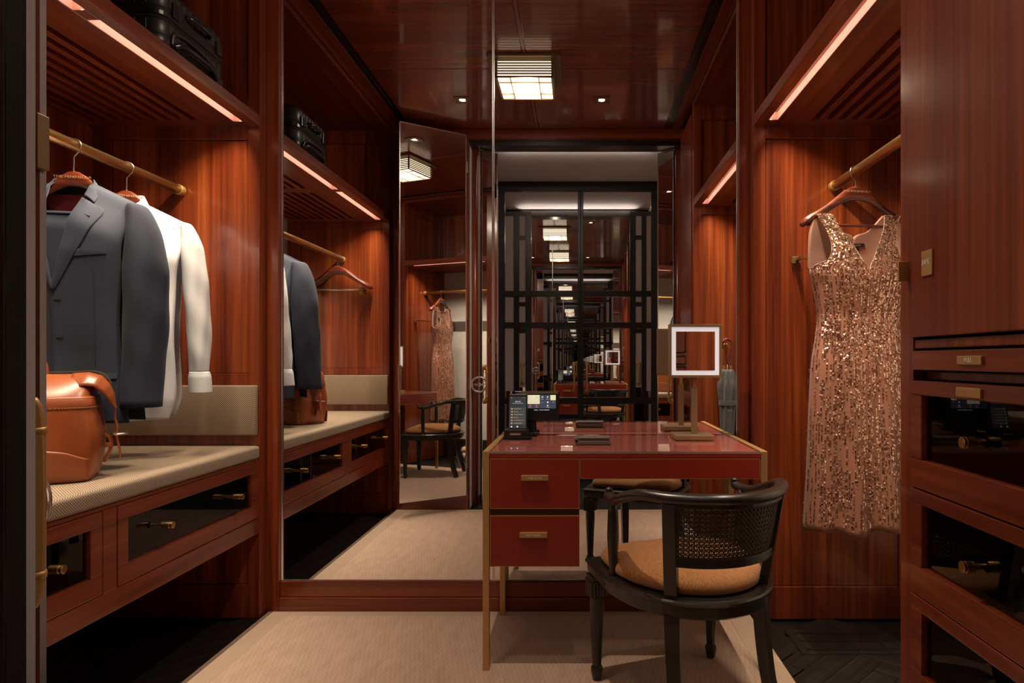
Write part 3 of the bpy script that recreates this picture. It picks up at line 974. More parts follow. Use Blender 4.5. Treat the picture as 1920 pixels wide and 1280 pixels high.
phb = pbox(-0.039, 0.039, -0.008, 0.146, -0.009, 0.0).build('phone', 'black', ph, 0.004, seg=3)
sc = pbox(-0.034, 0.034, 0.004, 0.134, 0.0, 0.0006).build('screen', 'screen', phb)
prot = (pi / 2 - tl, 0, 0)
def ptext(t, size, x, u, m, al='CENTER'):
    o = text(t, size, tuple(pc + Vector((x, 0, 0)) + pu * u + pn * 0.0016), m, sc, prot, al=al)
    return o
ptext('SERVICES', 0.0058, 0, 0.113, 'scrw')
ptext('How may we assist you today?', 0.0035, 0, 0.106, 'scrw')
ptext('9:41', 0.003, -0.026, 0.129, 'scrw')
ptext('Welcome', 0.003, 0.024, 0.129, 'scro')
rows = MB()
for k, t in enumerate(('ROOM DINING', 'SERVICES', 'TRANSPORTATION', 'LAUNDRY', 'THE PENINSULA SPA', 'CONCIERGE DESK')):
    u = 0.083 - k * 0.0118
    q = pbox(-0.032, 0.032, u - 0.0050, u + 0.0050, 0.0006, 0.0011)
    kk = len(rows.v)
    rows.v += q.v
    rows.f += [tuple(i + kk for i in f) for f in q.f]
    ptext(t, 0.0042, -0.016, u, 'scro', 'LEFT')
    q = MB()
    q.obox(pc + Vector((-0.0235, 0, 0)) + pu * u + pn * 0.0014, (0.0024, 0, 0), pu * 0.0024, pn * 0.0003)
    q.build('row_icon', 'scro', sc)
rows.build('menu_rows', 'row', sc)
for xx in (-0.024, 0.0):
    MB().obox(pc + Vector((xx, 0, 0)) + pu * 0.010 + pn * 0.0009, (0.0028, 0, 0), pu * 0.0028, pn * 0.0003).build('nav_icon', 'scrw', sc)
# ---- touch panel
tb = thing('touch_panel', (-0.185, 2.745, zt), 'black touch panel with cream and slate tiles standing behind the phone', 'tablet')
B(-0.232, -0.172, 2.715, 2.775, zt + 0.0002, zt + 0.010).build('base', 'black', tb, 0.002)
B(-0.212, -0.186, 2.742, 2.756, zt + 0.010, 0.84).build('stem', 'black', tb, 0.002)
yt = 2.735
kx = lambda px: (px - VPX) / F_PX * yt
kz = lambda py: CAM_Z - (py - VPY) / F_PX * yt
bd = B(kx(966), kx(1047.5), yt, yt + 0.014, kz(789), kz(736.5)).build('housing', 'black', tb, 0.004, seg=3)
B(kx(974), kx(1045), yt + 0.002, yt + 0.010, kz(737.5), kz(736)).build('top_edge', 'brass2', bd)
def tile(a, b, c, d, m, n='tile'):
    return B(kx(a), kx(b), yt - 0.0008, yt + 0.0002, kz(d), kz(c)).build(n, m, bd)
scn = tile(971, 1042.5, 740, 765.5, 'screen', 'screen')
def tile2(a, b, c, d, m, n='tile'):
    return B(kx(a), kx(b), yt - 0.0014, yt - 0.0007, kz(d), kz(c)).build(n, m, scn)
tile2(988, 1012, 740.3, 757, 'cream')
tile2(1032, 1042, 740.3, 750, 'cream')
for a, b, c, d in ((1012.6, 1021.2, 740.3, 750), (1021.8, 1031.4, 740.3, 750), (1012.6, 1042, 750.6, 757.2), (1012.6, 1042, 757.8, 765), (988, 999.6, 757.8, 765), (1000.2, 1012, 757.8, 765)):
    tile2(a, b, c, d, 'screen2')
def ttext(t, size, px, py, m):
    return text(t, size, (kx(px), yt - 0.0017, kz(py)), m, scn)
ttext('\u2013', 0.010, 992.5, 745.5, 'scrd'); ttext('+', 0.010, 1006.5, 745.5, 'scrd')
ttext('MUSIC', 0.0034, 1017, 748, 'scrw'); ttext('RADIO', 0.0034, 1026.8, 748, 'scrw')
ttext('WEATHER', 0.0034, 1027, 763.2, 'scrw')
ttext('DO NOT', 0.003, 994, 763.4, 'scrw'); ttext('CLEAN', 0.003, 1006, 763.4, 'scrw')
ttext('\u2013', 0.010, 1016.5, 753.8, 'scrw'); ttext('+', 0.010, 1037.5, 753.8, 'scrw')
text('6:47pm   MON 10/09/2018', 0.0058, (kx(1015.5), yt - 0.0012, kz(768.3)), 'scrw', bd)
ic = MB()
for px, py, s in ((1017, 744, 0.003), (1026.8, 744, 0.003), (1027, 753.8, 0.0035), (1027, 760, 0.003), (1000, 744, 0.004)):
    ic.rev((kx(px), yt - 0.0022, kz(py)), [(s, 0), (s, 0.0006)], 12, 1)
ic.build('tile_icons', 'scrw', scn)
ic = MB()
for px, py, s in ((994, 760, 0.0036), (1006, 760, 0.0036)):
    ic.rev((kx(px), yt - 0.0022, kz(py)), [(s, 0), (s, 0.0006)], 12, 1)
ic.build('tile_icons', 'scrr', scn)
# ---- wallet
wa = thing('wallet', (0.05, 2.485, zt), 'folded dark brown leather wallet lying on the dressing table', 'wallet')
def fold(off, z0, z1, xa, xb, ya, yb):
    """half-round folded leather strip, spine on the left"""
    r = (z1 - z0) / 2
    out = [(xb, z0)] + [(xa + r - r * sin(a), (z0 + z1) / 2 - r * cos(a)) for a in [pi * i / 8 for i in range(9)]] + [(xb, z1)]
    t = off
    inn = [(xb, z1 - t)] + [(xa + r - (r - t) * sin(a), (z0 + z1) / 2 + (r - t) * cos(a)) for a in [pi * i / 8 for i in range(9)]] + [(xb, z0 + t)]
    poly = out + inn
    return MB().rings([[(x, ya, z) for x, z in poly], [(x, yb, z) for x, z in poly]])
fold(0.0032, zt + 0.0003, zt + 0.0225, -0.016, 0.118, 2.440, 2.530).build('cover', 'wallet', wa, 0.0006)
m = MB().box(-0.004, 0.114, 2.4425, 2.528, zt + 0.0045, zt + 0.0085).box(-0.002, 0.116, 2.4435, 2.527, zt + 0.0092, zt + 0.0125).box(-0.004, 0.113, 2.4425, 2.527, zt + 0.0132, zt + 0.0170)
m.build('card_pockets', 'wallet', wa, 0.0006)
B(0.0, 0.112, 2.4435, 2.526, zt + 0.0084, zt + 0.0093).build('banknote_edge', 'ivory', wa)

# ================================================================== ARMCHAIR
ch = local(thing('armchair', (0.345, 2.060, 0.009), 'black cane-backed armchair with orange seat pulled up to the dressing table', 'chair', rot=radians(21)))
def seat_ring(k, z, off=0.0):
    pts = []
    # right side back to left through rear, then the straight front
    fy = 0.247
    a, b, cy0 = 0.262, 0.320, 0.05
    n = 28
    for i in range(n + 1):
        t = -i * pi / n
        pts.append(((a + off) * cos(t) * k, (cy0 + (b + off) * sin(t)) * k, z))
    pts.append((-(0.252 + off) * k, 0.16 * k, z))
    for x in (-0.243, -0.12, 0.0, 0.12, 0.243):
        xx = x + (off if x > 0 else -off if x < 0 else 0) * (1 if abs(x) > 0.2 else 0)
        pts.append((xx * k, (fy + off) * k, z))
    pts.append(((0.252 + off) * k, 0.16 * k, z))
    return pts
m = MB().rings([seat_ring(1, 0.345, -0.016), seat_ring(1, 0.352, -0.008), seat_ring(1, 0.358, -0.008), seat_ring(1, 0.361, 0.0), seat_ring(1, 0.384, 0.0), seat_ring(1, 0.387, 0.005), seat_ring(1, 0.395, 0.007), seat_ring(1, 0.400, 0.002), seat_ring(1, 0.402, -0.006), seat_ring(1, 0.402, -0.02)])
m.build('seat_frame', 'blacklac', ch, 0.0)
cs = [(0.86, 0.400), (0.895, 0.410), (0.905, 0.422), (0.89, 0.436), (0.83, 0.449), (0.70, 0.459), (0.5, 0.466), (0.25, 0.470), (0.03, 0.471)]
MB().rings([[(x, y + 0.004, z) for x, y, z in seat_ring(k, z)] for k, z in cs]).build('seat_cushion', 'orange', ch, 0, True, sub=1)
for s in (-1, 1):
    x, y = s * 0.222, 0.215
    lg = MB().rev((x, y, 0), [(0.011, 0.0), (0.014, 0.004), (0.0185, 0.022), (0.0205, 0.036), (0.019, 0.044), (0.015, 0.048), (0.0155, 0.055), (0.0245, 0.255), (0.022, 0.275), (0.022, 0.29)], 20).build('leg', 'blacklac', ch, 0, True)
    q = MB().box(x - 0.027, x + 0.027, y - 0.027, y + 0.027, 0.282, 0.352)
    for i in range(-2, 3):
        for t in (-1, 1):
            q.box(x + i * 0.0105 - 0.0036, x + i * 0.0105 + 0.0036, y + t * 0.027, y + t * 0.0315, 0.284, 0.330)
            q.box(x + t * 0.027, x + t * 0.0315, y + i * 0.0105 - 0.0036, y + i * 0.0105 + 0.0036, 0.284, 0.330)
    q.box(x - 0.031, x + 0.031, y - 0.031, y + 0.031, 0.330, 0.336)
    q.build('fluted_block', 'blacklac', lg, 0.001)
    # sabre rear leg
    p = spline([(s * 0.152, -0.172, 0.352), (s * 0.153, -0.178, 0.25), (s * 0.158, -0.200, 0.12), (s * 0.170, -0.240, 0.0)], 5)
    MB().sweep(p, [lerp(0.0225, 0.017, i / (len(p) - 1)) for i in range(len(p))], [lerp(0.020, 0.016, i / (len(p) - 1)) for i in range(len(p))], square=True, up=(s * 0.55, -0.83, 0.0)).build('leg', 'blacklac', ch, 0.002)
    # arm post
    MB().rev((s * 0.236, 0.050, 0.399), [(0.013, 0.0), (0.015, 0.004), (0.012, 0.010), (0.0125, 0.02), (0.0185, 0.125), (0.0165, 0.19), (0.0125, 0.245)], 18).build('arm_post', 'blacklac', ch, 0, True)
def back(phi, z):
    k = (z - 0.40) / 0.30
    a, b = lerp(0.243, 0.292, k), lerp(0.295, 0.352, k)
    return Vector((a * sin(phi), 0.05 - b * cos(phi), z))
PH = radians(40)
for s in (-1, 1):
    p = [back(s * PH, z) for z in (0.399, 0.45, 0.52, 0.60, 0.678)]
    t = back(s * (PH + 0.05), 0.6) - back(s * (PH - 0.05), 0.6)
    MB().sweep(p, 0.0135, 0.019, square=True, up=t).build('back_post', 'blacklac', ch, 0.0025)
# crest rail running into the arms
cr = [(-0.233, 0.098, 0.652), (-0.238, 0.066, 0.640), (-0.250, 0.010, 0.640), (-0.262, -0.060, 0.664)]
mid = [tuple(back(f, 0.690)) for f in [radians(a) for a in (-56, -40, -25, -12, 0, 12, 25, 40, 56)]]
rt = [(-x, y, z) for x, y, z in reversed(cr)]
p = spline(cr + mid + rt, 5)
n = len(p)
ww = [interp([(0, 0.010), (0.03, 0.019), (0.10, 0.019), (0.25, 0.020), (0.5, 0.023), (0.75, 0.020), (0.90, 0.019), (0.97, 0.019), (1, 0.010)], i / (n - 1)) for i in range(n)]
hh = [interp([(0, 0.008), (0.03, 0.015), (0.12, 0.014), (0.3, 0.0165), (0.7, 0.0165), (0.88, 0.014), (0.97, 0.015), (1, 0.008)], i / (n - 1)) for i in range(n)]
MB().sweep(p, ww, hh, 12).build('crest_rail', 'blacklac', ch, 0, True)
for s in (-1, 1):
    MB().rev((s * 0.234, 0.086, 0.659), [(0.013, 0), (0.0125, 0.004), (0.008, 0.008), (0.002, 0.009)], 14).build('arm_button', 'blacklac', ch, 0, True)
for z, hgt in ((0.507, 0.013), (0.672, 0.008)):
    MB().sweep([back(radians(a), z) for a in range(-40, 41, 5)], 0.011, hgt, square=True).build('back_rail', 'blacklac', ch, 0.002)
cn = MB()
z0c, z1c, pmax = 0.517, 0.668, radians(37.5)
def strand(u0, z0, u1, z1, wd, off, n=24):
    rs = []
    for i in range(n + 1):
        t = i / n
        ph_, z = lerp(u0, u1, t), lerp(z0, z1, t)
        a = back(ph_, z)
        nr = Vector((sin(ph_), -cos(ph_), 0))
        d = (back(lerp(u0, u1, min(1, t + 0.01)), lerp(z0, z1, min(1, t + 0.01))) - back(lerp(u0, u1, max(0, t - 0.01)), lerp(z0, z1, max(0, t - 0.01)))).normalized()
        sd = d.cross(nr).normalized() * wd
        c = a + nr * off
        rs.append([c - sd, c + sd, c + sd - nr * 0.0012, c - sd - nr * 0.0012])
    cn.rings(rs)
pz = 0.0135
NU = 26
pu_ = 2 * pmax / NU
k = 0
z = z0c
while z <= z1c + 1e-6:
    for dz in (-0.0019, 0.0019):
        strand(-pmax, z + dz, pmax, z + dz, 0.0014, 0.0)
    z += pz
for i in range(NU + 1):
    u = -pmax + i * pu_
    for du in (-0.16, 0.16):
        strand(u + du * pu_, z0c, u + du * pu_, z1c, 0.0014, 0.0013, 3)
NZ = (z1c - z0c) / pz
for i in range(-int(NZ) - 1, NU + 1):
    for s in (1, -1):
        ua, ub = -pmax + i * pu_, -pmax + (i + NZ) * pu_
        za, zb = z0c, z1c
        if s < 0:
            za, zb = zb, za
        if ua < -pmax:
            t = (-pmax - ua) / (ub - ua)
            ua, za = -pmax, lerp(za, zb, t)
        if ub > pmax:
            t = (pmax - ua) / (ub - ua)
            ub, zb = pmax, lerp(za, zb, t)
        if ub - ua > 0.02:
            strand(ua, za, ub, zb, 0.0015, 0.0028 if s > 0 else 0.0038, 12)
cn.build('cane_mesh', 'cane', ch, kind='stuff')

# ================================================================== HANGERS
def hanger_parts(root, flip=1, bar='wood', txt=None, hook='steel', half=0.215, dz=0.0):
    """local: x across, z from the rail centre downwards, front = -y"""
    kx_ = half / 0.215
    hk = 0.72 if dz else 1.0
    prof = [(a * kx_, b, c, d) for a, b, c, d in [(0.0, -0.084, 0.027, 0.0085), (0.02, -0.086, 0.026, 0.0085), (0.05, -0.098, 0.023, 0.009), (0.085, -0.122, 0.0185, 0.010), (0.12, -0.147, 0.0165, 0.0125), (0.155, -0.168, 0.017, 0.017), (0.185, -0.184, 0.018, 0.021), (0.205, -0.197, 0.017, 0.022), (0.215, -0.202, 0.009, 0.012)]]
    rs = []
    full = [(-a, b, c, d) for a, b, c, d in reversed(prof[1:])] + prof
    for x, z, hz, hy in full:
        z += dz
        yy = -0.020 * (abs(x) / half) ** 2 * flip
        rs.append([(x, yy + hy * hk * cos(a), z + hz * sin(a)) for a in [2 * pi * i / 14 for i in range(14)]])
    body = MB().rings(rs).build('hanger_body', 'hanger', root, 0, True)
    r = 0.0215
    pts = [(-r * cos(a) * flip, 0, 0.0 + r * sin(a)) for a in [radians(t) for t in range(-10, 200, 15)]]
    pts = pts + [(0.016 * flip, 0, -0.018), (0.003 * flip, 0, -0.034), (0.0, 0, -0.042), (0.0, 0, -0.062 + dz)]
    MB().sweep(spline(pts, 2), 0.0021, None, 8, up=(0, 1, 0)).build('hook', hook, root, 0, True)
    if bar == 'wood':
        MB().rev((-half + 0.02, 0.012 * -flip, -0.205 + dz), [(0.0055, 0), (0.0055, 2 * half - 0.04)], 12, 0).build('trouser_bar', 'hanger', root, 0, True)
    else:
        MB().rev((-half + 0.03, 0.0, -0.222), [(0.0022, 0), (0.0022, 2 * half - 0.06)], 8, 0).build('clip_bar', 'steel', root, 0, True)
        for s in (-1, 1):
            q = MB().box(s * 0.165 - 0.010, s * 0.165 + 0.010, -0.010, -0.004, -0.252, -0.205).box(s * 0.165 - 0.010, s * 0.165 + 0.010, 0.004, 0.010, -0.252, -0.205)
            q.box(s * 0.165 - 0.008, s * 0.165 + 0.008, -0.004, 0.004, -0.226, -0.214)
            q.build('clip', 'brass', root, 0.001)
        m = MB()
        for s in (-1, 1):
            m.sweep([(s * 0.165, 0, -0.222), (s * 0.165, 0, -0.175)], 0.0018, None, 6)
        m.build('bar_wire', 'steel', root)
    if txt:
        text(txt, 0.0115, (0, -0.0092, -0.079 + dz), 'gold', body, sx=1.35)
    return body
RZL, RZR = 1.785, 1.80
h1 = local(thing('coat_hanger', (-1.66, 2.14, RZL), 'dark wooden hanger inside the navy suit jacket', 'hanger'))
hanger_parts(h1, 1, 'wood', 'THE PENINSULA', 'steel', 0.175, -0.028)
h1.rotation_euler = (0, 0, radians(10))
h2 = local(thing('coat_hanger', (-1.66, 2.39, RZL), 'dark wooden hanger inside the white shirt', 'hanger'))
hanger_parts(h2, 1, 'wood', 'THE PENINSULA', 'steel', 0.163, -0.026)
h2.rotation_euler = (0, 0, radians(22))
h3 = local(thing('coat_hanger', (1.06, 2.49, RZR), 'dark wooden hanger carrying the rose gold sequin dress', 'hanger', rot=0.0))
hanger_parts(h3, -1, 'wood', 'THE PENINSULA', 'steel', 0.21)
h3.rotation_euler = (0, 0, radians(6))
h4 = None
for k, y in enumerate((1.125, 1.095, 1.065)):
    lab = ('clip hanger on the left rail, nearest the suit of three empty ones', 'clip hanger on the left rail, middle of three empty ones', 'clip hanger on the left rail, last of three empty ones at rail end')[k]
    if h4 is None:
        h4 = local(thing('clip_hanger', (-1.66, y, RZL), lab, 'hanger', 'empty clip hangers on the left rail'))
        hanger_parts(h4, 1, 'clip')
    else:
        c = copy_tree(h4)
        c.location = (-1.66, y, RZL)
        c['label'] = lab

# ================================================================== GARMENTS
def poly_at(pl, t):
    n = len(pl) - 1
    i = min(int(t * n), n - 1)
    f = t * n - i
    # Catmull-Rom for a soft outline
    p = [pl[max(i - 1, 0)], pl[i], pl[i + 1], pl[min(i + 2, n)]]
    def cr(a, b, c, d):
        return 0.5 * (2 * b + (c - a) * f + (2 * a - 5 * b + 4 * c - d) * f * f + (3 * b - a - 3 * c + d) * f ** 3)
    return cr(*[q[0] for q in p]), cr(*[q[1] for q in p])

def tube(path, n=20, fold=0.0, seed=0):
    """path: (x, y, z, rx, ry) rings for a sleeve, open at the end"""
    rs = []
    P = spline([p[:3] for p in path], 6)
    m = len(P)
    for i, p in enumerate(P):
        t = i / (m - 1) * (len(path) - 1)
        k = min(int(t), len(path) - 2)
        f = t - k
        rx, ry = lerp(path[k][3], path[k + 1][3], f), lerp(path[k][4], path[k + 1][4], f)
        ring = []
        for j in range(n):
            a = 2 * pi * j / n
            w_ = 1 + fold * smooth(t) * (0.55 * sin(3 * a + seed + 9 * p.z) + 0.40 * sin(5 * a - 19 * p.z + 2 * seed) + 0.30 * sin(2 * a + 37 * p.z + seed))
            ring.append((p.x + rx * cos(a) * w_, p.y + ry * sin(a) * w_, p.z))
        rs.append(ring)
    return MB().rings(rs, False)

jk_k, sh_k = 0.87, 0.88
# ---- suit jacket -------------------------------------------------
jk = local(thing('suit_jacket', (-1.655, 2.14, 0.0), 'navy wool suit jacket hanging open on the left rail', 'jacket', rot=radians(10)))
J_out = [(0.222, 1.592), (0.206, 1.51), (0.196, 1.42), (0.192, 1.30), (0.190, 1.18), (0.200, 1.05), (0.212, 0.96), (0.218, 0.875)]
def jx(z):
    return interp(sorted((b, a) for a, b in J_out), z)
def jsh(x):
    return 1.662 - max(0.0, abs(x) - 0.06) * 0.42
def jdepth(x, z, front, off=0.0):
    h = max(0.0, jsh(x) - z)
    D = interp([(0.85, 0.078), (1.1, 0.070), (1.25, 0.078), (1.42, 0.095), (1.6, 0.08), (1.7, 0.06)], z)
    e = max(0.0, 1 - min(1.0, abs(x) / (jx(z) + 0.004)) ** 2.6) ** 0.5
    y = (0.006 + 0.024 * smooth(h / 0.02) + D * smooth(h / 0.16)) * (0.45 + 0.55 * e) if front else (0.006 + 0.02 * smooth(h / 0.02) + 0.7 * D * smooth(h / 0.14)) * (0.45 + 0.55 * e)
    wv = 0.006 * sin(24 * x + 1.3 + 1.2 * sin(4 * z)) * smooth(h / 0.4) + 0.003 * sin(13 * z + 18 * x) * smooth(h / 0.1)
    return (-(y + off) + wv) if front else (y + wv)
for s in (-1, 1):
    inn = [(0.066, 1.652), (0.055, 1.56), (0.035, 1.46), (0.012, 1.36), (-0.008 if s > 0 else 0.01, 1.30), (-0.010 if s > 0 else 0.01, 1.18), (-0.010 if s > 0 else 0.01, 1.02), (0.012 if s > 0 else 0.02, 0.885)]
    def fj(u, v):
        xi, zi = poly_at(inn, v)
        xo, zo = poly_at(J_out, v)
        x, z = lerp(xi, xo, u), lerp(zi, zo, u)
        if v == 0:
            z = jsh(x)
        return (s * x, jdepth(x, z, True, 0.003 if s > 0 else 0.0), z)
    MB().grid(fj, 22, 44).build('front_panel', 'navy', jk, 0, True, 0.003)
    # lapel, with the notch between it and the collar
    li = [(0.061, 1.600), (0.054, 1.555), (0.036, 1.47), (0.014, 1.375), (-0.006, 1.30)]
    lo = [(0.098, 1.580), (0.138, 1.552), (0.105, 1.47), (0.056, 1.385), (0.004, 1.295)]
    def fl_(u, v):
        xi, zi = poly_at(li, v)
        xo, zo = poly_at(lo, v)
        x, z = lerp(xi, xo, u), lerp(zi, zo, u)
        return (s * x, jdepth(x, z, True, 0.003) - 0.005 - 0.007 * sin(pi * min(1, u * 1.2)) * (1 - v * 0.6), z)
    lp = MB().grid(fl_, 10, 24).build('lapel', 'navy', jk, 0, True, 0.003)
    if s > 0:
        MB().obox((0.098, jdepth(0.098, 1.535, True) - 0.0135, 1.535), (0.012, 0, -0.004), (0, 0.0012, 0), (0.0006, 0, 0.0018)).build('buttonhole', 'tag', lp)
    # collar round the neck
    ci = [(0.010, 1.680), (0.045, 1.678), (0.068, 1.664), (0.064, 1.606)]
    co = [(0.010, 1.650), (0.062, 1.645), (0.100, 1.618), (0.101, 1.583)]
    yc = [0.052, 0.040, 0.004, -0.030]
    def fc(u, v):
        xi, zi = poly_at(ci, v)
        xo, zo = poly_at(co, v)
        y = interp([(0, yc[0]), (0.33, yc[1]), (0.66, yc[2]), (1, yc[3])], v)
        x, z = lerp(xi, xo, u), lerp(zi, zo, u)
        yt_ = jdepth(x, z, True) - 0.010
        return (s * x, lerp(y, min(y, yt_), smooth(v)) + 0.012 * u * (1 - v), z + 0.003 * sin(pi * u))
    MB().grid(fc, 8, 18).build('collar', 'navy', jk, 0, True, 0.004)
    # sleeve
    sp = [(0.204, 0, 1.596, 0.012, 0.03), (0.216, 0, 1.582, 0.034, 0.052), (0.236, -0.004, 1.50, 0.054, 0.068), (0.246, -0.010, 1.38, 0.070, 0.080), (0.250, -0.018, 1.22, 0.072, 0.076), (0.250, -0.030, 1.06, 0.068, 0.070), (0.252, -0.045, 0.925, 0.066, 0.066)]
    sl = tube([(s * a, b, c, d, e_) for a, b, c, d, e_ in sp], 30, 0.055, s)
    so = sl.build('sleeve', 'navy', jk, 0, True, 0.003)
    for k in range(4):
        MB().rev((s * (0.262 + 0.030), 0.012 - 0.045, 0.948 + k * 0.017), [(0.0055, 0.0), (0.0055, 0.004), (0.002, 0.005)], 10, 1).build('cuff_button', 'black', so)
    # flap pocket and darts
    def fp(u, v):
        x = 0.085 + 0.105 * u
        z = 1.035 - 0.020 * v + 0.004 * u
        return (s * x, jdepth(x, z, True, 0.003) - 0.003 - 0.003 * v, z)
    MB().grid(fp, 10, 3).build('pocket_flap', 'navy', jk, 0, False, 0.002)
def fb(u, v):
    x0_, z0_ = poly_at(J_out, v)
    x = lerp(-x0_, x0_, u)
    z = z0_ if v > 0 else jsh(x)
    z = lerp(jsh(x), z0_, smooth(v * 4)) if v < 0.25 else z0_
    return (x, jdepth(x, z, False), z)
MB().grid(fb, 30, 40).build('back_panel', 'navy', jk, 0, True, 0.003)
def flin(u, v):
    x = lerp(-0.115, 0.115, u)
    z = lerp(min(jsh(x) - 0.012, 1.628), 1.38, v)
    return (x, jdepth(x, z, False) - 0.007 + 0.004 * sin(40 * x) * smooth(v * 5), z)
MB().grid(flin, 30, 20).build('lining', 'burg', jk, 0, True, 0.001)
def fbp(u, v):
    x = 0.070 + 0.095 * u
    z = 1.425 - 0.022 * v + 0.012 * u
    return (x, jdepth(x, z, True, 0.003) - 0.004, z)
MB().grid(fbp, 10, 3).build('breast_pocket', 'navy', jk, 0, False, 0.002)
for z in (1.268, 1.150, 1.03):
    MB().obox((0.012, jdepth(0.012, z, True, 0.003) - 0.003, z), (0.011, 0, 0), (0, 0.0012, 0), (0, 0, 0.0013)).build('buttonhole', 'tag', jk)
m = MB()
m.sweep([(0.125, jdepth(0.125, z, True, 0.003) - 0.0022, z) for z in (1.37, 1.28, 1.18, 1.06)], 0.0011, 0.0011, 6)
m.build('dart_seam', 'tag', jk)
jk.scale = (jk_k, 1, 1)
# ---- trousers folded over the bar, inside the jacket
tz = local(thing('suit_trousers', (-1.66, 2.14, 0), 'navy trousers folded over the hanger bar inside the jacket', 'trousers', rot=radians(10)))
def ftr(side):
    def f(u, v):
        x = lerp(-0.135, 0.135, u)
        z = 1.552 - v * 0.60
        y = -side * (0.010 + 0.010 * v) - 0.018 + 0.003 * sin(pi * u)
        return (x, y, z)
    return f
MB().grid(ftr(1), 12, 12).grid(ftr(-1), 12, 12).grid(lambda u, v: (lerp(-0.135, 0.135, u), -0.018 - 0.010 * cos(pi * v), 1.552 + 0.010 * sin(pi * v)), 12, 6).build('folded_legs', 'navy', tz, 0, True, 0.003)
MB().sweep([(0.02, -0.0315 - 0.010 * t, 1.548 - 0.58 * t) for t in (0, 0.3, 0.6, 1)], 0.001, 0.0015, 6).build('crease', 'navy', tz)

# ---- dress shirt -------------------------------------------------
sh = local(thing('dress_shirt', (-1.66, 2.39, 0.0), 'white long-sleeved dress shirt hanging behind the suit jacket', 'shirt', rot=radians(22)))
S_out = [(0.225, 1.588), (0.207, 1.49), (0.190, 1.40), (0.184, 1.28), (0.182, 1.15), (0.188, 1.02), (0.188, 0.93), (0.165, 0.865)]
def sx_(z):
    return interp(sorted((b, a) for a, b in S_out), z)
def ssh(x):
    return 1.656 - max(0.0, abs(x) - 0.065) * 0.42
def sdepth(x, z, front):
    h = max(0.0, ssh(x) - z)
    D = 0.062
    e = max(0.0, 1 - min(1.0, abs(x) / (sx_(z) + 0.004)) ** 2.4) ** 0.5
    y = (0.006 + 0.022 * smooth(h / 0.02) + D * smooth(h / 0.18)) * (0.45 + 0.55 * e)
    wv = 0.008 * sin(34 * x + 0.6 + 1.5 * sin(5 * z)) * smooth(h / 0.35) + 0.004 * sin(21 * z + 30 * x) * smooth(h / 0.2)
    return -(y) + wv if front else y + wv
for s in (-1, 1):
    def fs(u, v):
        xi, zi = 0.0 - 0.008, lerp(1.575, 0.858, v)
        xo, zo = poly_at(S_out, v)
        if v < 0.2:
            xi = lerp(0.050, -0.008, smooth(v / 0.2) ** 0.5)
            zi = lerp(1.642, zi, smooth(v / 0.2))
        x, z = lerp(xi, xo, u), lerp(zi, zo, u)
        if v == 0:
            z = ssh(x)
        return (s * x, sdepth(x, z, True) - (0.002 if s > 0 else 0), z)
    MB().grid(fs, 20, 44).build('front_panel', 'white', sh, 0, True, 0.0016)
    def fcl(u, v):
        p0 = [(0.004, 0.055, 1.654), (0.045, 0.040, 1.654), (0.062, 0.0, 1.644), (0.052, -0.035, 1.614), (0.012, -0.056, 1.585)]
        t = v * 4
        k = min(int(t), 3)
        a = Vector(p0[k]).lerp(Vector(p0[k + 1]), t - k)
        out = Vector((0.014, 0.012 * (1 - 2 * v), 0.038 - 0.006 * v))
        if u < 0.5:
            q = a + Vector((0.0, 0, 0.040)) * (u / 0.5)
        else:
            b = a + Vector((0, 0, 0.040))
            c = a + Vector((0.018 + 0.016 * v, 0.012 * (1 - 2.4 * v), -0.006 - 0.020 * v * v))
            q = b.lerp(c, (u - 0.5) / 0.5)
        return (s * q.x, q.y, q.z)
    MB().grid(fcl, 8, 20).build('collar', 'white', sh, 0, True, 0.0018)
    sp = [(0.208, 0, 1.594, 0.010, 0.02), (0.219, 0, 1.580, 0.026, 0.040), (0.236, -0.002, 1.505, 0.042, 0.054), (0.250, -0.006, 1.38, 0.047, 0.058), (0.262, -0.012, 1.22, 0.046, 0.056), (0.268, -0.020, 1.10, 0.042, 0.052), (0.270, -0.026, 1.03, 0.036, 0.044)]
    sv = tube([(s * a, b, c, d, e_) for a, b, c, d, e_ in sp], 30, 0.10, s * 2).build('sleeve', 'white', sh, 0, True, 0.0016)
    cf = tube([(s * 0.270, -0.026, 1.034, 0.037, 0.046), (s * 0.271, -0.028, 1.015, 0.042, 0.050), (s * 0.273, -0.030, 0.985, 0.043, 0.050), (s * 0.275, -0.032, 0.955, 0.043, 0.050)], 22)
    cf.build('cuff', 'white', sv, 0, True, 0.003)
def fsb(u, v):
    x0_, z0_ = poly_at(S_out, v)
    x = lerp(-x0_, x0_, u)
    z = lerp(ssh(x), z0_, smooth(v * 4)) if v < 0.25 else z0_
    return (x, sdepth(x, z, False), z)
MB().grid(fsb, 26, 40).build('back_panel', 'white', sh, 0, True, 0.0016)
for k in range(6):
    z = 1.50 - k * 0.105
    MB().rev((0.0, sdepth(0, z, True) - 0.007, z), [(0.0055, 0.0), (0.0055, 0.002)], 10, 1).build('button', 'ivory', sh)

sh.scale = (sh_k, 1, 1)
